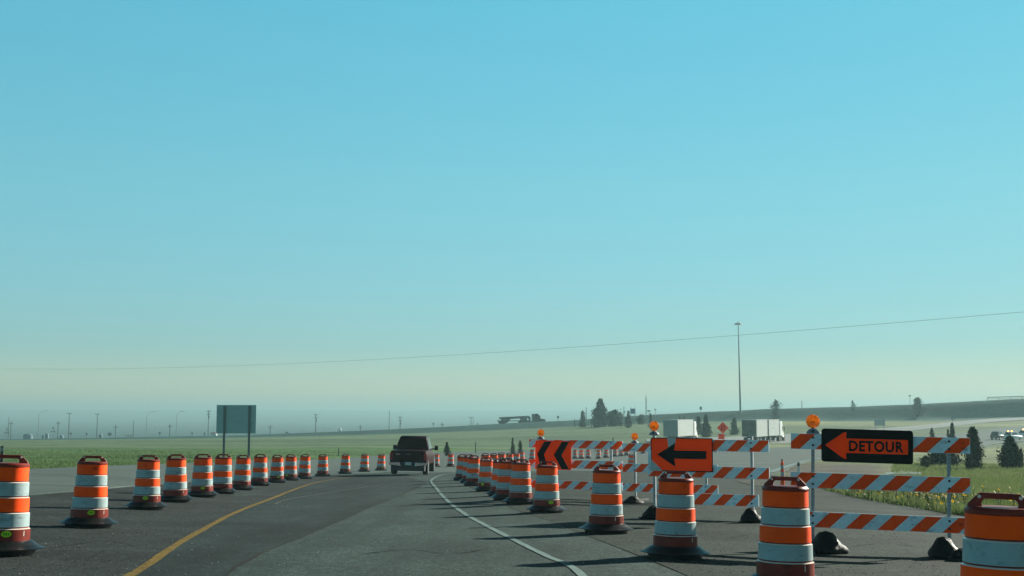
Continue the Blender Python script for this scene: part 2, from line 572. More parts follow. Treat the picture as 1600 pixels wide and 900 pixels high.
def pavement(name, base, speck=0.5, patch=0.2, streak=None, rough=0.9, spec=0.12, patch_scale=0.35, crack=False, tar=None):
    m = bpy.data.materials.new(name)
    m.use_nodes = True
    t = m.node_tree
    p = t.nodes["Principled BSDF"]
    p.inputs['Roughness'].default_value = rough
    p.inputs['Specular IOR Level'].default_value = spec
    tc = t.nodes.new("ShaderNodeTexCoord")

    def noise(sc, det=4, vec=None, rgh=0.6):
        n = t.nodes.new("ShaderNodeTexNoise")
        n.inputs['Scale'].default_value = sc
        n.inputs['Detail'].default_value = det
        n.inputs['Roughness'].default_value = rgh
        t.links.new(vec or tc.outputs['Object'], n.inputs[0])
        return n.outputs[0]

    def rng(v, a, b, lo, hi):
        r = t.nodes.new("ShaderNodeMapRange")
        r.inputs[1].default_value = a
        r.inputs[2].default_value = b
        r.inputs[3].default_value = lo
        r.inputs[4].default_value = hi
        t.links.new(v, r.inputs[0])
        return r.outputs[0]

    def mul(a, b):
        x = t.nodes.new("ShaderNodeMath")
        x.operation = 'MULTIPLY'
        t.links.new(a, x.inputs[0])
        t.links.new(b, x.inputs[1])
        return x.outputs[0]

    f = rng(noise(48, 3, rgh=0.85), 0.35, 0.65, max(0.08, 1 - speck), 1 + speck * 1.15)
    f = mul(f, rng(noise(19, 4, rgh=0.8), 0.36, 0.64, 1 - speck * 0.6, 1 + speck * 0.6))
    f = mul(f, rng(noise(5.5, 4), 0.35, 0.65, 1 - speck * 0.22, 1 + speck * 0.22))
    f = mul(f, rng(noise(patch_scale, 6), 0.35, 0.65, 1 - patch, 1 + patch))
    if streak:
        mp = t.nodes.new("ShaderNodeMapping")
        mp.inputs['Scale'].default_value = streak
        t.links.new(tc.outputs['Object'], mp.inputs[0])
        f = mul(f, rng(noise(1.0, 5, mp.outputs[0]), 0.35, 0.65, 1 - patch * 0.9, 1 + patch * 0.9))
    if crack:
        vo = t.nodes.new("ShaderNodeTexVoronoi")
        vo.feature = 'DISTANCE_TO_EDGE'
        vo.inputs['Scale'].default_value = 0.16
        nm = t.nodes.new("ShaderNodeVectorMath")
        nm.operation = 'ADD'
        n = t.nodes.new("ShaderNodeTexNoise")
        n.inputs['Scale'].default_value = 1.2
        t.links.new(tc.outputs['Object'], n.inputs[0])
        t.links.new(tc.outputs['Object'], nm.inputs[0])
        t.links.new(n.outputs[1], nm.inputs[1])
        t.links.new(nm.outputs[0], vo.inputs['Vector'])
        f = mul(f, rng(vo.outputs['Distance'], 0.004, 0.012, 0.55, 1.0))
    mx = t.nodes.new("ShaderNodeMix")
    mx.data_type = 'RGBA'
    mx.blend_type = 'MULTIPLY'
    mx.inputs[0].default_value = 1
    mx.inputs[6].default_value = (*base, 1)
    t.links.new(f, mx.inputs[7])
    t.links.new(mx.outputs[2], p.inputs['Base Color'])
    b = t.nodes.new("ShaderNodeBump")
    b.inputs['Strength'].default_value = 0.45
    b.inputs['Distance'].default_value = 0.012
    t.links.new(noise(70, 3), b.inputs['Height'])
    t.links.new(b.outputs[0], p.inputs['Normal'])
    return m


M['asphalt'] = pavement("asphalt", (0.036, 0.057, 0.052), 0.85, 0.19, streak=(1.6, 0.10, 1))
M['fresh'] = pavement("dark_asphalt", (0.0185, 0.030, 0.029), 0.8, 0.26, streak=(1.2, 0.10, 1))
M['shoulder'] = pavement("shoulder_gravel", (0.025, 0.0305, 0.0295), 1.0, 0.25, patch_scale=0.6)
M['gravel'] = pavement("gore_gravel", (0.0235, 0.034, 0.0275), 1.0, 0.22, patch_scale=0.5, streak=(0.25, 0.9, 1))
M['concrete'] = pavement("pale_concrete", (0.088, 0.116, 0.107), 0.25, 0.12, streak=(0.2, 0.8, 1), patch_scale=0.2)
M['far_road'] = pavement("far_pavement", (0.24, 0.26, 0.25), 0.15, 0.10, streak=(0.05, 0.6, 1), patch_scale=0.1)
M['yellow_line'] = pavement("yellow_road_paint", (0.155, 0.104, 0.022), 0.35, 0.18, patch_scale=2.5)
M['white_line'] = pavement("white_road_paint", (0.155, 0.225, 0.215), 0.28, 0.12, patch_scale=2.5)
M['faint_line'] = pavement("worn_paint", (0.085, 0.090, 0.085), 0.5, 0.3, patch_scale=1.5)
M['seam'] = pavement("seam_tar", (0.022, 0.023, 0.023), 0.4, 0.2)
M['dark_patch'] = pavement("dark_patch_surface", (0.050, 0.050, 0.038), 0.6, 0.3)


# ------------------------------------------------------------------ pavement sheets
def P(px, py):
    return hit(px, py)


def sheet(name, poly, off, m, kind='structure', skirt=0.0, fine=1.0):
    bm = bmesh.new()
    vs = [bm.verts.new((x, y, 0)) for x, y in poly]
    for tri in tessellate_polygon([[Vector((x, y, 0)) for x, y in poly]]):
        try:
            bm.faces.new([vs[i] for i in tri])
        except ValueError:
            pass
    ys = [p[1] for p in poly]
    y = min(ys)
    cuts = []
    while y < max(ys):
        y += max(0.8, abs(y) * 0.035) / fine
        cuts.append(y)
    for yc in cuts:
        bmesh.ops.bisect_plane(bm, geom=bm.verts[:] + bm.edges[:] + bm.faces[:], dist=1e-5, plane_co=(0, yc, 0), plane_no=(0, 1, 0))
    ap = Vector((0, -25, 0))
    angs = [math.degrees(math.atan2(x, y_ + 25)) for x, y_ in poly]
    k = math.ceil(min(angs) / 1.5)
    while k * 1.5 < max(angs):
        t = R(k * 1.5)
        bmesh.ops.bisect_plane(bm, geom=bm.verts[:] + bm.edges[:] + bm.faces[:], dist=1e-5, plane_co=ap, plane_no=(math.cos(t), -math.sin(t), 0))
        k += 1
    bm.verts.ensure_lookup_table()
    xy = np.array([v.co[:2] for v in bm.verts])
    z = gz(xy[:, 0], xy[:, 1])
    dd = np.hypot(xy[:, 0], xy[:, 1])
    z = z + off * (1 + dd / 60.0)
    for v, zz in zip(bm.verts, z):
        v.co.z = zz
    for f in bm.faces:
        if f.normal.z < 0: f.normal_flip()
    bm.normal_update()
    for f in bm.faces:
        if f.normal.z < 0: f.normal_flip()
    if skirt:
        be = [e for e in bm.edges if e.is_boundary]
        r = bmesh.ops.extrude_edge_only(bm, edges=be)
        for g in r['geom']:
            if isinstance(g, bmesh.types.BMVert): g.co.z -= skirt
    me = bpy.data.meshes.new(name)
    bm.to_mesh(me)
    bm.free()
    me.materials.append(m)
    o = bpy.data.objects.new(name, me)
    COL.objects.link(o)
    o['kind'] = kind
    return o


def smooth_line(pts, n=8):
    """Catmull-Rom through the points"""
    out = []
    p = [Vector((*q, 0)) for q in pts]
    p = [2 * p[0] - p[1]] + p + [2 * p[-1] - p[-2]]
    for i in range(1, len(p) - 2):
        for k in range(n):
            t = k / n
            a, b, c, d = p[i - 1], p[i], p[i + 1], p[i + 2]
            q = 0.5 * ((2 * b) + (c - a) * t + (2 * a - 5 * b + 4 * c - d) * t * t + (3 * b - a - 3 * c + d) * t ** 3)
            out.append((q.x, q.y))
    out.append((p[-2].x, p[-2].y))
    return out


def band(pts, w, jitter=0.0, seed=1):
    """polygon of a painted line of width w along the points"""
    rnd = random.Random(seed)
    Lp, Rp = [], []
    for i, (x, y) in enumerate(pts):
        a = Vector(pts[max(i - 1, 0)])
        b = Vector(pts[min(i + 1, len(pts) - 1)])
        t = (b - a).normalized()
        nrm = Vector((-t.y, t.x))
        h = w / 2
        Lp.append((x + nrm.x * (h + rnd.uniform(-jitter, jitter)), y + nrm.y * (h + rnd.uniform(-jitter, jitter))))
        Rp.append((x - nrm.x * (h + rnd.uniform(-jitter, jitter)), y - nrm.y * (h + rnd.uniform(-jitter, jitter))))
    return Lp + Rp[::-1]


HW_FAR = [P(-300, 748), P(0, 735), P(200, 727), P(400, 719), P(600, 711.7), P(720, 705.5), P(850, 702.5), P(1000, 701), P(1205, 700), P(1300, 693), P(1425, 684), P(1545, 672.5), P(1600, 666), P(1900, 648)]
HW_NEAR = [P(1900, 672), P(1600, 690), P(1540, 697), P(1400, 708), P(1330, 713.5), P(1275, 719), P(1240, 728), P(1200, 741), P(1050, 739), P(900, 736), P(800, 737), P(700, 739), P(600, 738), P(450, 746), P(300, 753), P(168, 763), P(43, 774), P(-300, 800)]
POLY_HW = smooth_line(HW_FAR, 4) + smooth_line(HW_NEAR, 4)
BASE = [(-16, -14), (-12, 8), (-12.3, 20)] + [P(43, 770), P(300, 750), P(600, 732), P(800, 731), P(1050, 734), P(1190, 738), P(1225, 745), P(1275, 762), P(1350, 780), P(1480, 803), P(1620, 818), P(1900, 850)] + [(14, 14), (16, -14)]
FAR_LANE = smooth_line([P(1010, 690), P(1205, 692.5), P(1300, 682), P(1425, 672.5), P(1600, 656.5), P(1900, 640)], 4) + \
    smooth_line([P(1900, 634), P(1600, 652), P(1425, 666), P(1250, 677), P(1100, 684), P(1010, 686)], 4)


def inside(poly, x, y):
    px = np.array([p[0] for p in poly])
    py = np.array([p[1] for p in poly])
    c = np.zeros(x.shape, bool)
    j = len(px) - 1
    for i in range(len(px)):
        cond = ((py[i] > y) != (py[j] > y)) & (x < (px[j] - px[i]) * (y - py[i]) / (py[j] - py[i] + 1e-12) + px[i])
        c ^= cond
        j = i
    return c


sheet("road", BASE, 0.003, M['asphalt'], skirt=0.3)
sheet("highway", POLY_HW, 0.010, M['concrete'], skirt=0.3)
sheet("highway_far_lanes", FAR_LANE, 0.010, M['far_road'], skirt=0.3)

YEL = smooth_line([(-3.05, 2.0), (-3.0, 7.0), P(205, 899), P(288, 845), P(362, 804.6), P(430, 777.6), P(464, 764), P(497, 754), P(541, 747), P(600, 742.5), P(660, 740.5)], 8)
WHT = smooth_line([(0.85, 2.0), (0.72, 7), P(910, 900), P(850, 868), P(800, 843), P(752, 818), P(728, 805), P(708, 791), P(692, 776), P(682, 764), P(674, 754), P(676, 749), P(686, 744), P(702, 741), P(740, 738.5)], 8)
SEAM = smooth_line([(-1.9, 2.0), (-1.75, 8.0), P(355, 899), P(480, 837), P(585, 791), P(645, 766), P(668, 755)], 6)
yi = [p for p in YEL]
# dark overlay between the yellow line and the seam
si = [p for p in SEAM]
sheet("dark_lane_surface", [p for p in yi[:-9]] + [P(650, 748)] + si[::-1], 0.0065, M['fresh'])
# shoulder under the left row of drums
SH = [(-12, -2), (-11.5, 8)] + [P(43, 776), P(168, 765), P(300, 754.5), P(450, 747.5), P(560, 741.5)] + [p for p in yi[:-9][::-1]] + [(-3.05, -2)]
sheet("shoulder_gravel", SH, 0.006, M['shoulder'])
# gravel gore on the right, where the barricades stand
GO = [P(720, 755), P(760, 772), P(800, 795), P(850, 812), P(945, 848), P(1050, 890), P(1210, 960), (6.0, 8.0), (8, 2.0), (13, 2), (12.5, 13), P(1850, 846), P(1620, 819), P(1480, 804), P(1350, 781), P(1275, 763), P(1225, 746.5), P(1192, 740), P(1050, 737.5), P(900, 735.5), P(800, 740)]
sheet("gore_gravel", GO, 0.0065, M['gravel'])
sheet("yellow_edge_line", band(YEL, 0.105, 0.008, 3), 0.0095, M['yellow_line'])
sheet("white_edge_line", band(WHT, 0.095, 0.007, 4), 0.0095, M['white_line'])
sheet("seam_line", band(SEAM, 0.045, 0.02, 5), 0.009, M['seam'])
sheet("worn_lane_line", band(smooth_line([P(430, 788), P(450, 781), P(500, 772.5), P(555, 764), P(600, 757)], 6), 0.05, 0.01, 6), 0.009, M['faint_line'])
sheet("highway_edge_line", band(smooth_line([P(1203, 738.5), P(1240, 726.5), P(1275, 718), P(1330, 712.7), P(1400, 707), P(1540, 696), P(1600, 689.3), P(1700, 683)], 6), 0.55, 0.03, 7), 0.02, M['white_line'])
for k, pts in enumerate([[(905, 708.5), (960, 706.5)], [(1118, 719), (1160, 720), (1200, 719.5)], [(1125, 726), (1200, 724)], [(1130, 708), (1200, 706)], [(1150, 731), (1190, 729)], [(640, 739.3), (690, 740)], [(985, 719), (1010, 717)]]):
    sheet("lane_line", band(smooth_line([P(*q) for q in pts], 4), 0.22, 0.02, 9 + k), 0.02, M['white_line'])
sheet("dark_ground_patch", smooth_line([P(1150, 753), P(1180, 749.5), P(1230, 748.5), P(1262, 752), P(1262, 758), P(1215, 761), P(1180, 760)], 3), 0.016, M['dark_patch'])  # flat, darker patch on the gravel
sheet("concrete_apron", [P(1383, 741.5), P(1410, 739.5), P(1440, 741), P(1440, 744.5), P(1385, 744)], 0.05, M['white_line'])


rc = random.Random(21)
for k, pts in enumerate([[(432, 812), (470, 806), (508, 808), (552, 801)], [(620, 793), (652, 789), (668, 783)], [(560, 868), (640, 860), (700, 866), (760, 858)],
                         [(1040, 846), (1090, 838), (1130, 842), (1172, 836)], [(1310, 858), (1380, 850), (1440, 856)], [(95, 856), (160, 848), (205, 852)]]):
    q = [(a + rc.uniform(-4, 4), b + rc.uniform(-1, 1)) for a, b in pts]
    sheet("road_crack", band(smooth_line([P(*w) for w in q], 7), 0.022, 0.010, 30 + k), 0.0095, M['seam'])

# ------------------------------------------------------------------ terrain
def terrain():
    fine = np.arange(-26.5, 26.51, 0.22)
    coarse = np.concatenate([np.arange(-180, -26.6, 5.0), fine, np.arange(30, 180.1, 5.0)])
    ang = np.radians(np.unique(np.round(coarse, 3)))
    rad = [1.5]
    while rad[-1] < 5600:
        r = rad[-1]
        rad.append(r + (max(0.5, r * 0.03) if r < 405 else (3.0 if r < 505 else r * 0.12)))
    rad = np.array(rad)
    A, Rr = np.meshgrid(ang, rad)
    x = Rr * np.sin(A)
    y = Rr * np.cos(A)
    z = gz(x, y)
    # a little unevenness away from the roads
    un = 0.10 * np.sin(x * 0.31 + 1.3 * np.sin(y * 0.17)) * np.sin(y * 0.23 + 0.7 * np.sin(x * 0.11))
    inr = np.zeros(x.shape, bool)
    for poly in (BASE, POLY_HW, FAR_LANE):
        inr |= inside(poly, x, y)
    z = np.where(inr, z - 0.12, z + np.clip(un, -0.1, 0.03) * np.clip(Rr / 120, 0, 1))
    z = np.where((Rr < 4), z - 0.1, z)
    nr, na = x.shape
    vs = np.stack([x, y, z], 2).reshape(-1, 3)
    fs = []
    for i in range(nr - 1):
        for j in range(na - 1):
            fs.append((i * na + j, i * na + j + 1, (i + 1) * na + j + 1, (i + 1) * na + j))
    fs.append(tuple(range(na - 1, -1, -1)))
    me = bpy.data.meshes.new("ground")
    me.from_pydata(vs.tolist(), [], fs)
    # vegetation colour by zone, with haze painted into the far ones
    px = 800 + F * np.tan(np.clip(A, -1.2, 1.2))
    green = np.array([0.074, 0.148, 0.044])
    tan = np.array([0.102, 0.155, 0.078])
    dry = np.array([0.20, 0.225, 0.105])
    bank = np.array([0.016, 0.074, 0.064])  # shade of the slope and blue haze put into the colour
    plain = np.array([0.05, 0.11, 0.115])  # teal of the distant haze put into the ground colour
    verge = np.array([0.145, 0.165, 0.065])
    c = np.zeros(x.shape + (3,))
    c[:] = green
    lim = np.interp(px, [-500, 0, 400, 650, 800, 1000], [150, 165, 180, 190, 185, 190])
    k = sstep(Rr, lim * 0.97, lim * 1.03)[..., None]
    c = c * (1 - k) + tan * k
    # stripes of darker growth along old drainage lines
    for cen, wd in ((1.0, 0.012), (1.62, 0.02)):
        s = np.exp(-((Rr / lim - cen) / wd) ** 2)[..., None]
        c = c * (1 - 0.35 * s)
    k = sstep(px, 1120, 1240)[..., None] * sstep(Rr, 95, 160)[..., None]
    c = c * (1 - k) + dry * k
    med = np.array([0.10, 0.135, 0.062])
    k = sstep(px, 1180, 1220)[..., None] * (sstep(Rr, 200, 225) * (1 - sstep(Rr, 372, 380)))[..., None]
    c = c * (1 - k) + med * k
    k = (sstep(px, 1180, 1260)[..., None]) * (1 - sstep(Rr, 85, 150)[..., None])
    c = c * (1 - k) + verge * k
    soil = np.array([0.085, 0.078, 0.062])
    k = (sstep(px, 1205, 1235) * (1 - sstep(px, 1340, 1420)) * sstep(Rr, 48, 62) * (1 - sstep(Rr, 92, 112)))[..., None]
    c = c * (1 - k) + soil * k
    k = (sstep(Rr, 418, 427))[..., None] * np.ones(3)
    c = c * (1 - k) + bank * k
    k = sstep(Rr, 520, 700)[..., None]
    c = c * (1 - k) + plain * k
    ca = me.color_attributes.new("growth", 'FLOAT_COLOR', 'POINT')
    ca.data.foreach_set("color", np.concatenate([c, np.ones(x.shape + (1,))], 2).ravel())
    m = bpy.data.materials.new("grassland")
    m.use_nodes = True
    t = m.node_tree
    p = t.nodes["Principled BSDF"]
    p.inputs['Roughness'].default_value = 0.95
    p.inputs['Specular IOR Level'].default_value = 0.1
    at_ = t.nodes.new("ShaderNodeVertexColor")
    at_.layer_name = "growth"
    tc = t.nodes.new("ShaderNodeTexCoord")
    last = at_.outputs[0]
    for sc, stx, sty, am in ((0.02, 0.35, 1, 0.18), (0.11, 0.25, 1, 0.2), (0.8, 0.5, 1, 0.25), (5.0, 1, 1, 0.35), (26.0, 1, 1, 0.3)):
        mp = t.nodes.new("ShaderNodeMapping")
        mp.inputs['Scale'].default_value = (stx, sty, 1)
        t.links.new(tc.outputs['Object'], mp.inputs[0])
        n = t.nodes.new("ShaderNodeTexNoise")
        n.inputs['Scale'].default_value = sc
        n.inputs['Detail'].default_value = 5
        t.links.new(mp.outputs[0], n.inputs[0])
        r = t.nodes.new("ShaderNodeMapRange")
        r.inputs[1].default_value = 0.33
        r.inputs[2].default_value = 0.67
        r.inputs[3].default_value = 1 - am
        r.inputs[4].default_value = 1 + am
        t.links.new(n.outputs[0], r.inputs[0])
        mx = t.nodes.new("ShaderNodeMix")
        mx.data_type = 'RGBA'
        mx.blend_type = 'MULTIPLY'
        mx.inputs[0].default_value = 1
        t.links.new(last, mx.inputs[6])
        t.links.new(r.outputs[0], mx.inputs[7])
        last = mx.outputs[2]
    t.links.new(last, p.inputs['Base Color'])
    n = t.nodes.new("ShaderNodeTexNoise")
    n.inputs['Scale'].default_value = 3.0
    n.inputs['Detail'].default_value = 6
    t.links.new(tc.outputs['Object'], n.inputs[0])
    b = t.nodes.new("ShaderNodeBump")
    b.inputs['Strength'].default_value = 0.8
    b.inputs['Distance'].default_value = 0.12
    t.links.new(n.outputs[0], b.inputs['Height'])
    t.links.new(b.outputs[0], p.inputs['Normal'])
    me.materials.append(m)
    me.polygons.foreach_set("use_smooth", [True] * len(me.polygons))
    o = bpy.data.objects.new("ground", me)
    COL.objects.link(o)
    o['kind'] = 'structure'


terrain()

# ------------------------------------------------------------------ haze
hz = MB()
hz.box((0, 600, 0), (12400, 12400, 76))
hm = bpy.data.materials.new("haze")
hm.use_nodes = True
ht = hm.node_tree
ht.nodes.remove(ht.nodes["Principled BSDF"])
pv = ht.nodes.new("ShaderNodeVolumePrincipled")
pv.inputs['Color'].default_value = HAZE_COLOR
pv.inputs['Density'].default_value = HAZE_DENSITY
pv.inputs['Anisotropy'].default_value = 0.22
ht.links.new(pv.outputs[0], ht.nodes["Material Output"].inputs['Volume'])
ho = hz.build("haze", hm, smooth=0)
ho['kind'] = 'stuff'


# ------------------------------------------------------------------ grass and flowers
def blades(name, regions, count, h, w, m, seed, lean=0.5, ys=0.0):
    """tufts of grass over px/distance boxes, kept off the paving"""
    rnd = np.random.RandomState(seed)
    X, Y = [], []
    for (p0, p1, d0, d1, share) in regions:
        n = int(count * share)
        d = np.exp(rnd.uniform(math.log(d0), math.log(d1), n))
        px = rnd.uniform(p0, p1, n)
        X.append((px - 800) / F * d)
        Y.append(d)
    x = np.concatenate(X)
    y = np.concatenate(Y)
    keep = ~(inside(BASE, x, y) | inside(POLY_HW, x, y) | inside(FAR_LANE, x, y))
    # thin out in patches
    pat = np.sin(x * 0.9 + 2 * np.sin(y * 0.37)) * np.sin(y * 0.8 + 1.7 * np.sin(x * 0.41))
    keep &= (pat + rnd.uniform(-1, 1, x.shape)) > -0.7
    x, y = x[keep], y[keep]
    z = gz(x, y) - 0.02
    V, Fc = [], []
    for i in range(len(x)):
        sc = 1 + y[i] / 90.0
        for b in range(3):
            t = rnd.uniform(0, 6.283)
            hh = h * rnd.uniform(0.5, 1.25)
            ww = w * sc * rnd.uniform(0.6, 1.2)
            bx, by = x[i] + rnd.uniform(-0.12, 0.12), y[i] + rnd.uniform(-0.12, 0.12)
            lx, ly = rnd.uniform(-lean, lean) * hh, rnd.uniform(-lean, lean) * hh
            o = len(V)
            V += [(bx - math.cos(t) * ww, by - math.sin(t) * ww, z[i]), (bx + math.cos(t) * ww, by + math.sin(t) * ww, z[i]),
                  (bx + lx, by + ly, z[i] + hh)]
            Fc.append((o, o + 1, o + 2))
    me = bpy.data.meshes.new(name)
    me.from_pydata(V, [], Fc)
    me.materials.append(m)
    o = bpy.data.objects.new(name, me)
    COL.objects.link(o)
    o['kind'] = 'stuff'
    return o


blades("grass", [(1270, 1700, 24, 60, 0.66), (1390, 1700, 60, 100, 0.12), (1700, 2700, 16, 100, 0.22)], 78000, 0.22, 0.012, M['grass_blade'], 5)
blades("field_grass", [(-150, 760, 46, 150, 1.0)], 26000, 0.11, 0.012, M['field_blade'], 6)


def sunflower_mesh(seed):
    rnd = random.Random(seed)
    b = MB()
    h = rnd.uniform(0.36, 0.55)
    top = Vector((rnd.uniform(-.08, .08), rnd.uniform(-.08, .08), h))
    b.path([(0, 0, -0.03), (top.x * .4, top.y * .4, h * .5), tuple(top)], 0.010, n=5, m=0)
    for k in range(7):
        z = h * rnd.uniform(0.15, 0.9)
        t = rnd.uniform(0, 6.28)
        c = Vector((top.x * z / h, top.y * z / h, z))
        u = Vector((math.cos(t), math.sin(t), rnd.uniform(-.2, .4)))
        s = Vector((-math.sin(t), math.cos(t), 0)) * 0.035
        L = rnd.uniform(.10, .17)
        b.add([c, c + u * L * .5 + s, c + u * L, c + u * L * .5 - s], [(0, 1, 2, 3)], 0)
    for k in range(rnd.choice([1, 2, 2, 3])):
        t = rnd.uniform(0, 6.28)
        c = top + (Vector((math.cos(t) * .14, math.sin(t) * .14, rnd.uniform(-.22, -.02))) if k else Vector((0, 0, 0)))
        if k: b.path([tuple(top * 0.72), tuple(c)], 0.006, n=4, m=0)
        nrm = Vector((rnd.uniform(-.2, .9), rnd.uniform(-.9, .4), rnd.uniform(.1, .7))).normalized()
        u = nrm.orthogonal().normalized()
        w = nrm.cross(u)
        r = rnd.uniform(.030, .046)
        for i in range(11):
            a = 6.283 * i / 11
            e = u * math.cos(a) + w * math.sin(a)
            s = (w * math.cos(a) - u * math.sin(a)) * r * .26
            b.add([c + e * r * .35, c + e * r * .7 + s, c + e * r, c + e * r * .7 - s], [(0, 1, 2, 3)], 1)
        ring = [c + nrm * .006 + (u * math.cos(6.283 * i / 8) + w * math.sin(6.283 * i / 8)) * r * .4 for i in range(8)]
        b.add(ring, [tuple(range(8))], 2)
    return b.mesh("sunflower", [M['stem'], M['petal'], M['flower_disc']], smooth=0, fix=False)


SF = [sunflower_mesh(40 + i) for i in range(8)]
rnd = random.Random(11)
nf = 0
spots = []
while nf < 215:
    px = rnd.uniform(1272, 1590)
    lo = np.interp(px, [1272, 1350, 1480, 1600], [764, 783, 806, 818])
    py = rnd.triangular(768, 808, 774)
    if py > lo - 1 or (px > 1505 and not 789 < py < 806): continue
    x, y = P(px, py)
    o = bpy.data.objects.new("sunflower", SF[nf % 8])
    COL.objects.link(o)
    o.location = (x, y, G(x, y))
    o.rotation_euler = (0, 0, rnd.uniform(-.6, .6))
    s = rnd.uniform(.7, 1.05)
    o.scale = (s, s, s)
    tag(o, "wild yellow sunflower in the roadside grass behind the striped barricade rails", "flower", "wild sunflowers in the roadside grass")
    nf += 1


# ------------------------------------------------------------------ trees
def foliage(b, pts, size, rnd, flat=0.0):
    for c, s in pts:
        n = Vector((rnd.gauss(0, 1), rnd.gauss(0, 1), rnd.gauss(0, 1) + flat)).normalized()
        u = n.orthogonal().normalized()
        u = (Matrix.Rotation(rnd.uniform(0, 6.28), 3, n) @ u)
        w = n.cross(u)
        a = size * s * rnd.uniform(.7, 1.3)
        e = a * rnd.uniform(.35, .7)
        b.add([c - u * a, c - w * e, c + u * a * rnd.uniform(.6, 1.2), c + w * e], [(0, 1, 2, 3)])


def conifer(name, loc, h, wd, seed, label, group, n=900, kind='cone', leaf=None, m=None):
    n = int(n * 3.4)
    rnd = random.Random(seed)
    root = empty(name, loc)
    tag(root, label, "tree", group)
    t = MB()
    lean = Vector((rnd.uniform(-.03, .03) * h, rnd.uniform(-.03, .03) * h, 0))
    t.tube((0, 0, -0.1), (lean.x * .5, lean.y * .5, h * .5), wd * .055, wd * .04, 8)
    t.tube((lean.x * .5, lean.y * .5, h * .5), (lean.x, lean.y, h * .93), wd * .04, wd * .008, 7)
    b = MB()
    pts = []
    limbs = max(16, n // 26)
    for k in range(limbs):
        f = (k + rnd.random()) / limbs
        if kind == 'cone':
            env = (1 - f) ** .9 * (0.84 + .16 * math.sin(f * 9 + seed)) + 0.02
            if f < .10: env *= .5 + 5 * f
            z = h * (.04 + .95 * f)
            rise = .35
        elif kind == 'column':
            env = (math.sin(math.pi * min(1, .18 + .82 * f)) ** .6) * (1 - .35 * f) * (.8 + .2 * math.sin(f * 11 + seed)) + .05
            z = h * (.05 + .93 * f)
            rise = .8
        else:
            env = math.sin(math.pi * (0.22 + .76 * f)) ** .8 * (.72 + .28 * math.sin(f * 9 + seed * 1.7)) * rnd.uniform(.75, 1.15) + .05
            z = h * (.05 + .93 * f)
            rise = .2
        a = rnd.uniform(0, 6.283)
        L = wd * .5 * env * rnd.uniform(.65, 1.15)
        base = Vector((lean.x * f, lean.y * f, z - rise * L * .5))
        d = Vector((math.cos(a), math.sin(a), rise)).normalized()
        tip = base + d * L * 1.05
        t.tube(tuple(base), tuple(base + d * L * .8), wd * .012, wd * .004, 4, cap=False)
        for i in range(max(4, n // limbs)):
            s = rnd.random() ** .7
            sp_ = (wd * .03 + L * .26) * (1.15 - .5 * s)
            c = base + (tip - base) * s + Vector((rnd.gauss(0, sp_), rnd.gauss(0, sp_), rnd.gauss(0, sp_ * .9)))
            pts.append((c, 1.15 - .4 * s))
    foliage(b, pts, leaf or max(wd * .058, .055), rnd)
    t.build("trunk", M['bark'], root)
    b.build("crown", m or M['needles'], root, smooth=0, fix=False)
    return root


def tree_at(px, d, top, wpx, seed, label, group="junipers and trees across the fields", kind='cone', n=700, m=None, name="juniper_tree", base=None):
    p = at(px, d)
    zt = ray(px, top)[1] * d + CAMZ
    h = zt - p.z
    conifer(name, p, h, rows_to_m(wpx, d), seed, label, group, n=n, kind=kind, m=m)


tree_at(1523, 86, 668, 34, 3, "tall dark juniper just right of the top rail of the DETOUR barricade", kind='column', n=2600)
tree_at(1515, 84, 712, 16, 31, "low dark shrub at the foot of the tall juniper right of the DETOUR barricade", kind='round', n=700)
tree_at(1580, 89, 684, 48, 4, "broad conical juniper at the right edge beyond the largest traffic drum", n=2400)
tree_at(1489, 142, 661, 20, 5, "slim pointed juniper seen above the right end of the DETOUR rail", n=1000)
tree_at(1482, 141, 670, 11, 6, "smaller twin hugging the slim juniper above the DETOUR rail", n=500, kind='column')
tree_at(1457, 170, 669, 17, 7, "squat juniper just right of the DETOUR sign, above its rail", n=700)
tree_at(1475, 96, 709, 54, 8, "wide dark bush low between the DETOUR rails, by the right post", kind='round', n=1500, name="bush")
tree_at(1446, 88, 713, 20, 9, "pale grey-green weed bush under the right end of the DETOUR sign", kind='round', n=500, name="bush", m=M['leaves'])
tree_at(698, 131, 691, 15, 10, "small juniper in the field just right of the maroon pickup", n=600)
tree_at(801, 150, 684, 11, 12, "taller of two small junipers left of the chevron sign", n=500)
tree_at(813, 151, 688, 11, 13, "shorter of two small junipers left of the chevron sign", n=400, kind='column')
FT = "trees on and below the distant embankment"
tree_at(898, 415, 654, 6, 21, "tiny shrub on the skyline left of the first conical tree", FT, n=150)
tree_at(911, 400, 642, 17, 14, "conical dark tree on the skyline left of the tallest tree", FT, n=600)
tree_at(937, 392, 625, 36, 15, "tallest shaggy tree of the far skyline clump", FT, n=1500, kind='cone', name="broadleaf_tree", m=M['leaves'])
tree_at(959, 390, 643, 36, 16, "low rounded tree leaning against the tallest skyline tree", FT, n=700, kind='round', name="broadleaf_tree", m=M['leaves'])
tree_at(982, 365, 642, 16, 17, "conical tree below the blue board on two posts", FT, n=600)
tree_at(1017, 352, 646, 13, 18, "conical tree behind the flasher of the plain arrow barricade", FT, n=500)
tree_at(1002, 405, 649, 20, 25, "low scrub on the skyline below the thin antenna mast", FT, n=300, kind='round', name="bush", m=M['leaves'])
tree_at(1062, 398, 650, 6, 19, "left of three little trees above the plain white trailer", FT, n=200)
tree_at(1069, 396, 649, 8, 20, "middle and tallest of three little trees above the plain white trailer", FT, n=220)
tree_at(1079, 396, 653, 6, 22, "right of three little trees above the plain white trailer", FT, n=150)
tree_at(1091, 300, 651, 17, 23, "slimmer left tree of the pair right of the plain white trailer", FT, n=600, kind='column')
tree_at(1103, 275, 649, 24, 24, "fuller right tree of the pair right of the plain white trailer", FT, n=900)
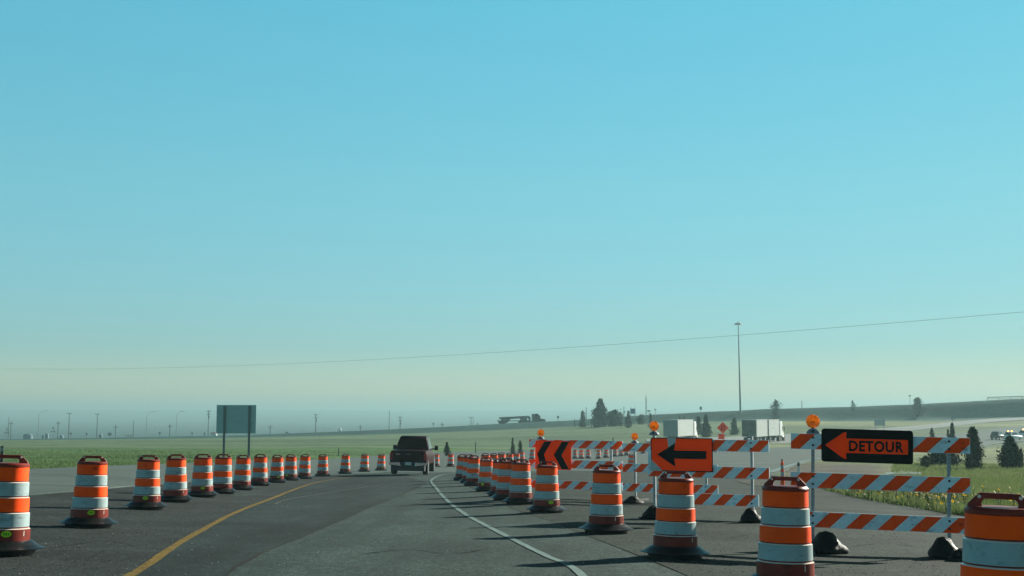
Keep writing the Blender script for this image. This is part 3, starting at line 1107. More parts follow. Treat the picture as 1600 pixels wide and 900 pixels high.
tree_at(1147, 300, 653, 20, 26, "lone conical tree between the orange diamond sign and the double trailer", FT, n=700)
tree_at(1213, 430, 625, 19, 27, "round tree on the embankment right of the tall light mast", FT, n=500, kind='round', name="broadleaf_tree", m=M['leaves'])
tree_at(1333, 434, 626, 12, 28, "small tree poking over the embankment above the DETOUR sign", FT, n=250, kind='round', name="broadleaf_tree", m=M['leaves'])
tree_at(1434, 430, 622, 24, 29, "tree half sunk behind the embankment above the DETOUR rail", FT, n=500, kind='round', name="broadleaf_tree", m=M['leaves'])

# ------------------------------------------------------------------ traffic drums
def drum_proto():
    root = empty("traffic_drum", (0, 0, 0))
    b = MB()
    # bands grow wider downwards, each with a small ledge on top
    prof = [(0.274, 0.12), (0.270, 0.270), (0.254, 0.280),
            (0.253, 0.290), (0.258, 0.294), (0.254, 0.436), (0.239, 0.445),
            (0.238, 0.453), (0.243, 0.457), (0.240, 0.600), (0.226, 0.609),
            (0.225, 0.617), (0.230, 0.621), (0.227, 0.761), (0.213, 0.770),
            (0.212, 0.778), (0.217, 0.782), (0.214, 0.924), (0.220, 0.932), (0.220, 0.950), (0.205, 0.968), (0.09, 0.972)]
    mats = [2, 3, 2, 2, 1, 3, 2, 2, 0, 3, 2, 2, 1, 3, 2, 2, 0, 2, 2, 2, 2]
    b.lathe(prof, 40, mats=mats)
    b.box((0.1905, -0.1905, 0.228), (0.010, 0.006, 0.055), 3, Matrix.Rotation(R(45), 3, 'Z'))  # pale slip painted in for the bright reflection of a slot
    b.build("body", [M['orange_sheet'], M['white_sheet'], M['drum_plastic'], M['drum_ledge']], root, smooth=28)
    # handle: a trapezoid plate with a slot
    h = MB()
    out = [(-.205, .955), (-.195, .985), (-.135, 1.045), (-.12, 1.055), (.12, 1.055), (.135, 1.045), (.195, .985), (.205, .955)]
    inn = [(-.105, .968), (-.112, .985), (-.105, 1.008), (-.09, 1.018), (.09, 1.018), (.105, 1.008), (.112, .985), (.105, .968)]
    for y in (-.022, .022):
        pass
    n = 8
    vs = [(p[0], -.022, p[1]) for p in out] + [(p[0], -.022, p[1]) for p in inn] + [(p[0], .022, p[1]) for p in out] + [(p[0], .022, p[1]) for p in inn]
    fs = []
    for i in range(n - 1):
        fs += [(i, i + 1, n + i + 1, n + i), (2 * n + i + 1, 2 * n + i, 3 * n + i, 3 * n + i + 1), (i + 1, i, 2 * n + i, 2 * n + i + 1), (n + i, n + i + 1, 3 * n + i + 1, 3 * n + i)]
    h.add(vs, fs)
    for x in (-.125, .125):
        h.lathe([(.013, -.026), (.013, .026)], 10, axis='y', c=(x, 0, 1.03), m=1)
    h.build("handle", [M['drum_plastic'], M['drum_ledge']], root, smooth=30, bevel=.006)
    r = MB()
    r.lathe([(.335, 0.0), (.342, .052), (.428, .062), (.433, .070), (.388, .083), (.338, .115), (.306, .140), (.278, .150), (.262, .142)], 40, sq=.05)
    r.build("rubber_base", M['rubber'], root, smooth=35)
    return root


def sticker(parent, ang):
    """lime oval label wrapped on the lower body, with a dark scrawl"""
    b = MB()
    rr = .2725
    def wrap(u, z, off=0):
        t = ang + u / rr
        return ((rr + off) * math.sin(t), -(rr + off) * math.cos(t), z)
    n = 20
    ring = [(0.052 * math.cos(6.283 * i / n), .034 * math.sin(6.283 * i / n)) for i in range(n)]
    vs = [wrap(0, .226, .002)] + [wrap(u, .226 + z, .002) for u, z in ring]
    b.add(vs, [(0, 1 + i, 1 + (i + 1) % n) for i in range(n)])
    o = b.build("sticker", M['lime'], parent, smooth=0)
    k = MB()
    rnd = random.Random(int(ang * 100))
    for u0, pts in ((-.026, [(0, -.014), (.002, .014), (.012, .010), (.010, .002), (.002, .0)]),
                    (-.006, [(0, -.014), (.006, .012), (.013, -.014)]),
                    (.014, [(.0, .010), (.008, .012), (.012, .003), (.004, -.003), (.012, -.014)])):
        for p, q in zip(pts[:-1], pts[1:]):
            d = Vector((q[0] - p[0], q[1] - p[1]))
            w = Vector((-d.y, d.x)).normalized() * .0024
            k.add([wrap(u0 + p[0] + w.x, .226 + p[1] + w.y, .004), wrap(u0 + q[0] + w.x, .226 + q[1] + w.y, .004),
                   wrap(u0 + q[0] - w.x, .226 + q[1] - w.y, .004), wrap(u0 + p[0] - w.x, .226 + p[1] - w.y, .004)], [(0, 1, 2, 3)])
    k.build("scrawl", M['ink'], o, smooth=0, fix=False)


proto = drum_proto()
used = [False]
GL, GR, GF = "traffic drums along the left side of the lane", "traffic drums along the right side of the lane", "traffic drums on the far bend"


def drum(px, base, label, group, d=None, stick=None, rot=None, seed=0):
    rnd = random.Random(int(px * 7) + seed)
    if d is None:
        x, y = P(px, base)
        y += .34
        x = x * y / (y - .34)
        z = G(x, y)
    else:
        x, y, z = at(px, d)
    o = copy_tree(proto)
    o.location = (x, y, z + .012)
    face = -math.atan2(x, y)
    if rot is None: rot = rnd.uniform(-12, 12)
    o.rotation_euler = (R(rnd.uniform(-.8, .8)), R(1.4 + rnd.uniform(-1.6, 1.6)), face + R(rot))
    k = rnd.uniform(.945, .975)
    o.scale = (k * rnd.uniform(.98, 1.02), k, k)
    tag(o, label, "traffic drum", group)
    return o, -R(rot)


STICK = {0: .05, 1: .02, 2: -.15, 4: .05, 8: .35, 9: -.5, 13: .1, 14: .12}
LLAB = ["orange and white drum cropped by the left edge, lime sticker near its base",
        "lone large drum with lime sticker, second from the left edge",
        "third drum from the left edge, lime sticker, standing just before the crowded row",
        "fourth drum from the left edge, no sticker, left neighbour of a lime-stickered drum",
        "fifth drum from the left edge, lime sticker, overlapping the drum behind it",
        "sixth drum from the left edge, just below the left post of the grey board",
        "seventh drum from the left edge, just left of the grey board's right post",
        "eighth drum from the left edge, just right of the grey board's right post",
        "front one of two overlapping drums right of the grey board, ninth from left edge",
        "rear one of two overlapping drums right of the grey board, tenth from left edge",
        "eleventh drum from the left edge, right beside the overlapping pair",
        "twelfth drum from the left edge, left of the thin marker post in the field",
        "thirteenth drum from the left edge, standing below the thin marker post",
        "small drum second to the left of the maroon pickup",
        "small drum nearest to the left side of the maroon pickup",
        "small drum touching the right side of the maroon pickup in view",
        "small free-standing drum between the pickup and the right-hand row"]
for i, (p, t, b) in enumerate(LEFT):
    o, back = drum(p, b, LLAB[i], GL, d=(95 if i >= 15 else None), rot=(4 if i < 3 else None))
    if i in STICK: sticker(o, STICK[i])
RLAB = ["largest drum, cropped by the right edge of the photo",
        "second largest drum, cut by the bottom edge, left of the DETOUR barricade's black bag",
        "big drum standing straight below the plain black arrow sign",
        "drum between the chevron barricade and the plain arrow sign, overlapping striped rails",
        "drum with lime sticker standing right below the chevron sign",
        "drum just left of the one below the chevron sign, overlapping its neighbour",
        "second drum to the left of the one below the chevron sign",
        "narrow slice of a drum, third to the left of the one below the chevron sign",
        "drum with lime sticker in the tight middle of the right-hand row",
        "third visible drum at the far end of the tight right-hand row",
        "hidden drum squeezed second at the far end of the tight right-hand row",
        "leftmost drum at the far end of the tight right-hand row"]
for i, (p, t, b) in enumerate(RIGHT):
    o, back = drum(p, b, RLAB[i], GR, d=2100.0 / (b - t) if i < 2 else None, rot=(2, -3, 4, -14, 12, 8, -20, 24, -20, 16, 10, -10)[i])
    if i == 4: sticker(o, .12)
    if i == 8: sticker(o, -.12)
FAR = [(758, 60, "first drum peeking over the tight right-hand row, counted from its left"),
       (771, 66, "second drum peeking over the tight right-hand row, counted from its left"),
       (783, 70, "third drum peeking over the tight right-hand row, counted from its left"),
       (796, 76, "fourth drum peeking over the tight right-hand row, counted from its left"),
       (806, 84, "fifth drum peeking over the tight right-hand row, counted from its left"),
       (815, 104, "distant drum at the right end of those peeking over the row, left of chevron sign"),
       (831, 118, "distant drum directly left of the lower half of the chevron sign"),
       (898.5, 133, "distant drum touching the right edge of the chevron sign, under its rail"),
       (908, 134, "second distant drum right of the chevron sign, under its rail"),
       (919, 137, "third distant drum right of the chevron sign, under its rail"),
       (935, 135, "fourth distant drum right of the chevron sign, nearest-looking under its rail"),
       (947, 141, "distant drum just left of the chevron barricade's right post"),
       (961, 147, "distant drum just right of the chevron barricade's right post"),
       (970.5, 149, "distant drum below the right end of the chevron barricade's top rail"),
       (979, 152, "distant drum just past the right end of the chevron barricade's top rail"),
       (986, 90, "mid-distance drum in the gap between the chevron barricade and plain arrow sign"),
       (1005, 160, "farthest drum, just left of the plain arrow sign's pale edge")]
for k, (p, d, lab) in enumerate(FAR):
    drum(p, 0, lab, GF, d=d, seed=k)


drop(proto)


# ------------------------------------------------------------------ barricades
def stripes_rail(b, cx, cz, wd, h, y, th=.02, first=0, per=.30, m=(0, 1)):
    """a board with slanted stripes: the front is cut into white and orange parallelograms"""
    x0, x1 = cx - wd / 2, cx + wd / 2
    z0, z1 = cz - h / 2, cz + h / 2
    b.box((cx, y + th / 2 + .0015, cz), (wd, th, h), 0)
    sl = h * 1.0
    def clip(poly):
        for side, val in ((1, x0 + .004), (-1, x1 - .004)):
            out = []
            for i in range(len(poly)):
                p, q = poly[i], poly[(i + 1) % len(poly)]
                pi, qi = (p[0] - val) * side >= 0, (q[0] - val) * side >= 0
                if pi: out.append(p)
                if pi != qi:
                    t = (val - p[0]) / (q[0] - p[0])
                    out.append((val, p[1] + (q[1] - p[1]) * t))
            poly = out
            if not poly: break
        return poly
    x = x0 - sl - per + first
    k = 0
    while x < x1:
        poly = clip([(x, z0 + .004), (x + per * .5, z0 + .004), (x + per * .5 + sl, z1 - .004), (x + sl, z1 - .004)])
        if len(poly) > 2:
            b.add([(p[0], y - .001, p[1]) for p in poly], [tuple(range(len(poly)))], 1)
        x += per
    return b


def barricade(loc, yaw, roll, wd, label, posts, firsts, sign=None, light=0, rails=((.305, 0, 1), (.82, 0, 1), (1.33, 0, 1)), post_h=1.52):
    root = empty("barricade", loc, (0, roll, yaw))
    tag(root, label, "barricade", "striped barricades across the closed lane")
    for k, (z, f0, f1) in enumerate(rails):
        b = MB()
        x0, x1 = -wd / 2 + wd * f0, -wd / 2 + wd * f1
        stripes_rail(b, (x0 + x1) / 2, z + .1025, x1 - x0, .205, -.03, first=firsts[k], per=.405 if wd > 2.2 else .38)
        for px in posts:
            if x0 < px < x1:
                b.lathe([(.016, -.012), (.016, .004)], 8, axis='y', c=(px, -.031, z + .055), m=2)
                b.lathe([(.016, -.012), (.016, .004)], 8, axis='y', c=(px, -.031, z + .155), m=2)
        b.build("rail", [M['rail_white'], M['rail_orange'], M['hole']], root, smooth=0, fix=False)
    for px in posts:
        b = MB()
        b.box((px, .022, post_h / 2 + .01), (.045, .045, post_h), 0)
        for i in range(28):
            b.lathe([(.0065, -.002), (.0065, .001)], 6, axis='y', c=(px, -.0005, .1 + i * .05), m=1)
        b.build("post", [M['galv'], M['hole']], root, smooth=0)
        b = MB()
        b.box((px, 0, .03), (.05, 1.5, .05), 0)
        b.build("foot", M['dark_steel'], root, smooth=0)
    if light is not None:
        px = posts[light]
        lr = MB()
        # housing: domed box with bolt
        lr.prism([(-.085, 0), (.085, 0), (.085, .025), (.055, .06), (.0, .082), (-.055, .06), (-.085, .025)], -.045, .045)
        lr.lathe([(.02, -.05), (.02, -.04)], 8, axis='y', c=(0, 0, .038), m=1)
        ho_ = lr.build("warning_light", [M['grey_plastic'], M['hole']], root, smooth=30, bevel=.006)
        ho_.location = (px, .02, post_h + .012)
        l = MB()
        l.lathe([(.02, -.042), (.05, -.038), (.075, -.026), (.088, -.008), (.092, 0), (.088, .008), (.075, .026), (.05, .038), (.02, .042)], 28, axis='y', c=(0, 0, .168))
        l.lathe([(.020, -.020), (.020, .020)], 10, axis='y', c=(0, 0, .085), m=0)
        l.build("lens", M['lens'], ho_, smooth=40)
    return root


def rounded(w, h, r, n=5):
    out = []
    for cx, cz, a0 in ((w / 2 - r, h / 2 - r, 0), (-w / 2 + r, h / 2 - r, 90), (-w / 2 + r, -h / 2 + r, 180), (w / 2 - r, -h / 2 + r, 270)):
        for i in range(n + 1):
            t = R(a0 + 90 * i / n)
            out.append((cx + r * math.cos(t), cz + r * math.sin(t)))
    return out


def flat(b, poly, y, m=0):
    b.add([(p[0], y, p[1]) for p in poly], [tuple(range(len(poly)))], m)


def text_mesh(txt, w, h, y, center):
    cu = bpy.data.curves.new("txt", 'FONT')
    cu.body = txt
    cu.align_x = 'CENTER'
    cu.align_y = 'CENTER'
    cu.size = 1
    cu.offset = .042
    cu.resolution_u = 4
    cu.space_character = 1.08
    o = bpy.data.objects.new("txt", cu)
    COL.objects.link(o)
    dg = bpy.context.evaluated_depsgraph_get()
    me = bpy.data.meshes.new_from_object(o.evaluated_get(dg))
    bpy.data.objects.remove(o)
    xs = [v.co.x for v in me.vertices]
    zs = [v.co.y for v in me.vertices]
    for v in me.vertices:
        x = (v.co.x - (min(xs) + max(xs)) / 2) / (max(xs) - min(xs)) * w + center[0]
        z = (v.co.y - (min(zs) + max(zs)) / 2) / (max(zs) - min(zs)) * h + center[1]
        v.co = (x, y, z)
    return me


def two_points(pl, dl, pr, dr):
    a, b = at(pl, dl), at(pr, dr)
    return a, b


def place(pl, dl, pr, dr):
    a, b = at(pl, dl), at(pr, dr)
    c = (a + b) / 2
    v = b - a
    return c, math.atan2(v.y, v.x), -math.atan2(v.z, math.hypot(v.x, v.y)), v.length


# nearest: DETOUR
c, yaw, roll, L1 = place(1235, 17.25, 1517, 16.75)
B1 = barricade(c, yaw, roll + R(.9), L1, "nearest striped barricade, carrying the black DETOUR arrow sign and a flasher", [-L1 / 2 + L1 * .127, L1 / 2 - L1 * .115], (.10, .14, .12))
sg = MB()
sw, shh = 1.165, .437
sg.prism(rounded(sw, shh, .04), -.058, -.052)
so = sg.build("sign_panel", M['sign_black'], B1, smooth=0)
so.location = (-L1 / 2 + L1 * .431, -.002, 1.392)
a = MB()
hx = -sw / 2 + .05
flat(a, [(hx, 0), (hx + .235, .168), (hx + .262, .176), (hx + .272, .16), (hx + .268, .132), (hx + .262, .094), (sw / 2 - .065, .094), (sw / 2 - .065, -.094), (hx + .262, -.094), (hx + .268, -.132), (hx + .272, -.16), (hx + .262, -.176), (hx + .235, -.168)], -.0605)
a.build("arrow", M['sign_orange'], so, smooth=0)
tm = text_mesh("DETOUR", .70, .148, -.0625, (.118, 0))
tm.materials.append(M['sign_black'])
to = bpy.data.objects.new("lettering", tm)
COL.objects.link(to)
to.parent = so

# second: plain arrow
c, yaw, roll, L2 = place(1018, 23.6, 1204, 22.6)
B2 = barricade(c, yaw, roll, L2, "striped barricade with worn orange sign and plain black arrow", [-L2 / 2 + .06, L2 / 2 - L2 * .145], (.05, .20, .02), light=0,
               rails=((.255, .05, .91), (.735, -.02, 1), (1.21, 0, 1)), post_h=1.47)
sg = MB()
sw, shh = 1.17, .60
sg.prism(rounded(sw, shh, .012, 2), -.058, -.052)
so = sg.build("sign_panel", M['sign_black'], B2, smooth=0)
so.location = (-L2 / 2 + .61, -.002, 1.14)
a = MB()
flat(a, rounded(sw - .036, shh - .036, .01, 2), -.0605, 0)
# patches where the orange film is gone
flat(a, [(-.27, .30), (-.10, .30), (-.12, .16), (-.25, .13)], -.0625, 1)
flat(a, [(-.585, -.30), (-.585, -.09), (-.53, -.14), (-.42, -.235), (-.36, -.30)], -.0625, 1)
for q in ((-.40, .245), (-.40, -.24), (.36, -.25)):
    flat(a, [(q[0] + .012 * math.cos(t * .785), q[1] + .012 * math.sin(t * .785)) for t in range(8)], -.0645, 2)
a.build("face", [M['sign_orange'], M['bare_metal'], M['hole']], so, smooth=0, fix=False)
a = MB()
flat(a, [(-.47, .0), (-.20, .155), (-.115, .21), (-.135, .075), (.47, .075), (.47, -.075), (-.135, -.075), (-.115, -.22), (-.20, -.17)], -.065)
a.build("arrow", M['sign_black'], so, smooth=0, fix=False)
pb = MB()
pb.box((-L2 / 2 - .02, .05, .96), (.11, .01, .46))
pb.build("backing_board", M['rail_white'], B2, smooth=0)

# third: behind the plain arrow, only ends show
c, yaw, roll, L3 = place(977, 31.6, 1123, 30.4)
B3 = barricade(c, yaw, roll, L3, "striped barricade mostly hidden behind the one with the plain black arrow", [-L3 / 2 + .27, L3 / 2 - .3], (.28, .10, .18),
               rails=((.25, -.02, 1), (.72, -.02, 1), (1.215, -.02, 1)), post_h=1.40)
# fourth: chevrons
c, yaw, roll, L4 = place(826, 32.6, 973, 31.8)
B4 = barricade(c, yaw, roll, L4, "farthest striped barricade, carrying the orange sign with two black chevrons", [-L4 / 2 + .30, L4 / 2 - .30], (.16, .02, .28), rails=((.255, 0, 1), (.77, 0, 1), (1.265, 0, 1)), post_h=1.455)
sg = MB()
sw, shh = .94, .72
sg.prism(rounded(sw, shh, .012, 2), -.058, -.052)
so = sg.build("sign_panel", M['sign_orange'], B4, smooth=0)
so.location = (-L4 / 2 + .655, -.002, 1.085)
for poly in ([(-.42, .02), (-.236, .34), (-.04, .34), (-.236, .015), (-.125, -.34), (-.32, -.34)],
             [(.012, .01), (.225, .34), (.42, .34), (.222, 0), (.42, -.34), (.225, -.34)]):
    a = MB()
    flat(a, poly, -.0605)
    a.build("chevron", M['sign_black'], so, smooth=0)


def bag(px, d, wd, h, label, seed, yaw=0.0, pointed=True):
    rnd = random.Random(seed)
    p = at(px, d)
    b = MB()
    n, mrg = 24, 10
    rings = []
    for j in range(mrg + 1):
        f = j / mrg
        z = h * (f ** .9)
        s = math.sqrt(max(0, 1 - f ** 2.1)) * (.90 + .12 * math.sin(f * 7)) + .015
        if j == 0: s *= .93
        ring = []
        for i in range(n):
            t = 6.283 * i / n
            k = 1 + .05 * math.sin(3 * t + seed) + .03 * math.sin(7 * t + seed * 2 + j)
            ex = wd / 2 * (1 + (.42 * max(0, math.cos(t)) ** 5 * (1 - f) ** 1.8 if pointed else 0))
            ring.append((math.cos(t) * ex * s * k, math.sin(t) * wd * .55 * s * k, z + .01 * math.sin(5 * t + j)))
        rings.append(ring)
    b.loft(rings)
    o = b.build("sandbag", M['bag'], smooth=60)
    o.location = p
    o.rotation_euler = (0, R(1.5), yaw)
    tag(o, label, "sandbag", "black bags weighing down the barricade feet")


bag(1290, 16.9, .44, .29, "black bag on the left foot of the DETOUR barricade, beside the drum", 1)
bag(1474, 16.3, .38, .27, "black domed bag on the right foot of the DETOUR barricade", 2)
bag(1506, 16.0, .34, .15, "low flat black bag lying against the domed bag of the DETOUR barricade", 6)
bag(1172, 22.2, .34, .25, "black bag under the right post of the plain arrow barricade", 3)
bag(1020, 23.0, .36, .23, "black bag left of the big drum below the plain arrow sign", 4)
bag(989, 30.2, .42, .18, "black bag on the ground below the gap beside the plain arrow sign", 5)


# ------------------------------------------------------------------ pickup
def ring(y, z0, z1, w0, w1, bul=.03, zb=None):
    """closed outline of a car body at y (x,z), n constant"""
    zm = (z0 + z1) / 2
    return [(-w0, y, z0), (-w0 - bul, y, z0 + (z1 - z0) * .35), (-w0 - bul, y, z0 + (z1 - z0) * .7), (-w1, y, z1 - .03), (-w1 + .05, y, z1),
            (w1 - .05, y, z1), (w1, y, z1 - .03), (w0 + bul, y, z0 + (z1 - z0) * .7), (w0 + bul, y, z0 + (z1 - z0) * .35), (w0, y, z0)]


def wheel(parent, x, y, r, w, side):
    wb = MB()
    wb.lathe([(r * .62, -w / 2), (r * .94, -w / 2), (r, -w / 2 + .03), (r, w / 2 - .03), (r * .94, w / 2), (r * .62, w / 2)], 26, axis='x')
    wo = wb.build("wheel", M['tyre'], parent, smooth=35)
    wo.location = (x, y, r)
    rb = MB()
    rb.lathe([(r * .62, -.02), (r * .55, .02), (r * .2, .035), (.02, .03)] if side > 0 else [(r * .62, .02), (r * .55, -.02), (r * .2, -.035), (.02, -.03)], 20, axis='x', c=(side * w * .42, 0, 0))
    rb.build("rim", M['chrome'], wo, smooth=35)


def pickup():
    x, y = P(636.5, 743)
    root = empty("pickup_truck", (x, y, G(x, y)), (0, R(1.2), R(-1.4)))
    root.scale = (.92, .97, .945)
    tag(root, "dark maroon pickup truck driving away between the two rows of drums", "pickup truck")
    # origin is under the rear bumper; the truck points to +y
    b = MB()
    w = .90
    # bed + cab lower body + bonnet as one lofted shell
    secs = [(.12, .62, 1.16, w - .02, w - .03), (.18, .55, 1.19, w, w - .02), (1.0, .52, 1.19, w + .01, w - .02), (1.9, .50, 1.19, w + .01, w - .02), (2.0, .48, 1.17, w + .01, w - .02),
            (3.9, .46, 1.15, w + .01, w - .03), (4.1, .46, 1.13, w, w - .05), (5.3, .48, 1.05, w - .03, w - .10), (5.5, .52, .92, w - .10, w - .18)]
    b.loft([ring(*s) for s in secs])
    b.build("body", M['maroon'], root, smooth=38, bevel=.04)
    c = MB()
    cab = [(1.98, 1.16, 1.17, .84, .83), (2.02, 1.16, 1.55, .84, .76), (2.25, 1.16, 1.835, .84, .66), (2.45, 1.16, 1.865, .84, .65), (3.3, 1.16, 1.865, .84, .65), (3.55, 1.16, 1.80, .84, .66), (4.2, 1.13, 1.16, .84, .82)]
    c.loft([[(-s[3], s[0], s[1]), (-s[4] - (s[3] - s[4]) * .12, s[0], s[2] - .05), (-s[4] + .05, s[0], s[2]), (s[4] - .05, s[0], s[2]), (s[4] + (s[3] - s[4]) * .12, s[0], s[2] - .05), (s[3], s[0], s[1])] for s in cab])
    co = c.build("cab", M['maroon'], root, smooth=38, bevel=.05)
    g = MB()
    g.add([(-.79, 1.99, 1.19), (.79, 1.99, 1.19), (.63, 2.235, 1.80), (-.63, 2.235, 1.80)], [(0, 1, 2, 3)])
    g.build("rear_window", M['black_glass'], co, smooth=0)
    for s in (-1, 1):
        g = MB()
        for y0, y1 in ((2.42, 3.0), (3.08, 3.75)):
            t0 = 1.78
            g.add([(s * .845, y0, 1.21), (s * .845, y1 + .1, 1.21), (s * .700, y1 - .12, t0), (s * .700, y0 + .02, t0)], [(0, 1, 2, 3)])
        g.build("side_window", M['black_glass'], co, smooth=0, fix=False)
    # tailgate
    t = MB()
    t.prism([(-.73, .64), (.73, .64), (.75, 1.14), (.72, 1.185), (-.72, 1.185), (-.75, 1.14)], .085, .14)
    to_ = t.build("tailgate", M['maroon'], root, smooth=30, bevel=.02)
    hd = MB()
    hd.box((0, .08, 1.03), (.22, .02, .07))
    hd.build("handle", M['black_trim'], to_, smooth=0)
    em = MB()
    em.box((-.50, .082, 1.02), (.20, .008, .028))
    em.build("badge", M['chrome'], to_, smooth=0)
    for s in (-1, 1):
        l = MB()
        l.prism([(s * .77, .74), (s * .915, .74), (s * .90, 1.12), (s * .77, 1.12)], .095, .16)
        l.build("tail_light", M['tail_red'], root, smooth=0, bevel=.01)
    # bumper: two bright wings round a dark step
    bp = MB()
    for s in (-1, 1):
        bp.prism([(s * .34, .44), (s * .94, .50), (s * .95, .62), (s * .40, .64)] if s > 0 else [(-.40, .64), (-.95, .62), (-.94, .50), (-.34, .44)], .0, .12, 0)
    bp.box((0, .07, .54), (.78, .10, .18), 1)
    bo = bp.build("bumper", [M['chrome'], M['black_trim']], root, smooth=0, bevel=.015)
    pl = MB()
    pl.box((.02, .012, .57), (.305, .012, .152))
    pl.build("licence_plate", M['plate'], bo, smooth=0)
    u = MB()
    u.box((0, .45, .36), (1.66, .6, .30))
    u.box((0, 2.8, .42), (1.1, 4.4, .2))
    u.box((0, 1.1, .36), (1.5, .14, .14))
    u.build("underbody", M['black_trim'], root, smooth=0)
    for s in (-1, 1):
        wheel(root, s * .80, 1.15, .38, .27, s)
        wheel(root, s * .80, 4.55, .38, .27, s)
        mr = MB()
        mr.box((s * 1.10, 3.62, 1.25), (.20, .10, .24))
        mr.tube((s * .84, 3.66, 1.20), (s * 1.04, 3.63, 1.20), .03)
        mr.build("mirror", M['black_trim'], root, smooth=0, bevel=.03)


pickup()


# ------------------------------------------------------------------ lorries on the highway
def truck_wheels(root, xs, y0s, r=.5):
    for y in y0s:
        for s in (-1, 1):
            b = MB()
            b.lathe([(r * .5, -.28), (r * .95, -.28), (r, -.24), (r, .24), (r * .95, .28), (r * .5, .28)], 18, axis='x')
            o = b.build("wheel", M['tyre'], root, smooth=35)
            o.location = (s * xs, y, r)


def tractor(root, y, m, sleeper=True):
    b = MB()
    b.loft([[(-1.2, y, 1.0), (-1.2, y, 3.5), (1.2, y, 3.5), (1.2, y, 1.0)], [(-1.2, y + 1.6, 1.0), (-1.2, y + 1.6, 3.7), (1.2, y + 1.6, 3.7), (1.2, y + 1.6, 1.0)],
            [(-1.15, y + 2.8, 1.0), (-1.1, y + 2.6, 2.9), (1.1, y + 2.6, 2.9), (1.15, y + 2.8, 1.0)]])
    b.loft([[(-1.0, y + 2.7, .7), (-1.0, y + 2.7, 2.0), (1.0, y + 2.7, 2.0), (1.0, y + 2.7, .7)], [(-.9, y + 4.6, .7), (-.85, y + 4.5, 1.65), (.85, y + 4.5, 1.65), (.9, y + 4.6, .7)]])
    o = b.build("cab", m, root, smooth=0, bevel=.05)
    g = MB()
    for s in (-1, 1):
        g.add([(s * 1.205, y + 1.7, 2.1), (s * 1.19, y + 2.5, 2.1), (s * 1.17, y + 2.45, 2.75), (s * 1.205, y + 1.7, 2.75)], [(0, 1, 2, 3)])
    g.build("side_window", M['black_glass'], o, smooth=0, fix=False)
    f = MB()
    f.box((0, y + 1.5, .85), (1.6, 6.0, .3))
    for s in (-1, 1): f.tube((s * 1.1, y + 1.0, .75), (s * 1.1, y + 2.4, .75), .33, n=12)
    f.build("chassis", M['black_trim'], root, smooth=30)
    for s in (-1, 1):
        mb = MB()
        mb.box((s * 1.45, y + 2.5, 2.3), (.12, .2, .7))
        mb.tube((s * 1.15, y + 2.5, 2.5), (s * 1.42, y + 2.5, 2.5), .03)
        mb.build("mirror", M['black_trim'], root, smooth=0)
    truck_wheels(root, .95, [y - .6, y + .7, y + 3.7])


def box_trailer(root, y0, L, door, side, ribs=True):
    b = MB()
    b.box((0, y0 + L / 2, 2.6), (2.55, L, 2.9))
    o = b.build("trailer", side, root, smooth=0, bevel=.03)
    d = MB()
    for s in (-1, 1):
        d.box((s * .62, y0 - .015, 2.6), (1.2, .03, 2.78))
    for x in (-.9, -.35, .35, .9): d.tube((x, y0 - .05, 1.3), (x, y0 - .05, 3.9), .025, n=6)
    d.build("rear_door", door, o, smooth=0)
    fr = MB()
    for s in (-1, 1):
        fr.box((s * 1.285, y0 + L / 2, 4.0), (.03, L, .1))
        fr.box((s * 1.285, y0 + L / 2, 1.22), (.03, L, .16))
        fr.box((s * 1.285, y0 + .06, 2.6), (.03, .12, 2.7))
        fr.box((s * 1.285, y0 + L - .06, 2.6), (.03, .12, 2.7))
        if ribs:
            for k in range(1, 9): fr.box((s * 1.283, y0 + L / 2, 1.3 + k * .3), (.02, L - .3, .03))
    fr.build("side_rails", M['trailer_grey'], o, smooth=0)
    u = MB()
    u.box((0, y0 + L / 2, 1.0), (1.2, L * .9, .28))
    u.box((0, y0 + .08, .62), (2.2, .1, .12))
    for s in (-.8, .8): u.box((s, y0 + .08, .85), (.08, .08, .5))
    for s in (-1, 1): u.box((s * .85, y0 + L * .72, .65), (.12, .12, .8))
    u.build("underframe", M['black_trim'], root, smooth=0)


p = at(1048, 225)
t1 = empty("semi_trailer_truck", p, (0, 0, R(-19)))
tag(t1, "white ribbed box trailer and tractor seen above the plain black arrow sign", "lorry")
box_trailer(t1, 0, 14.2, M['trailer_grey'], M['trailer_white'])
truck_wheels(t1, .95, [1.6, 2.9])
tractor(t1, 15.6, M['white_paint'])
p = at(1171, 222)
t2 = empty("double_trailer_truck", p, (0, 0, R(-24)))
tag(t2, "lorry pulling two short white trailers, brown rear doors, right of the orange diamond sign", "lorry")
box_trailer(t2, 0, 8.4, M['trailer_door'], M['trailer_white'], ribs=False)
truck_wheels(t2, .95, [1.4, 6.8])
box_trailer(t2, 9.5, 8.4, M['trailer_grey'], M['trailer_white'], ribs=False)
truck_wheels(t2, .95, [10.9])
tractor(t2, 19.2, M['white_paint'])
for y, h, w, z in ((3.0, .9, .9, 2.8), (12.8, .35, 2.2, 2.5)):
    b = MB()
    b.box((1.2765, y, z), (.004, w, h))
    b.build("side_marking", M['trailer_grey'], t2, smooth=0)

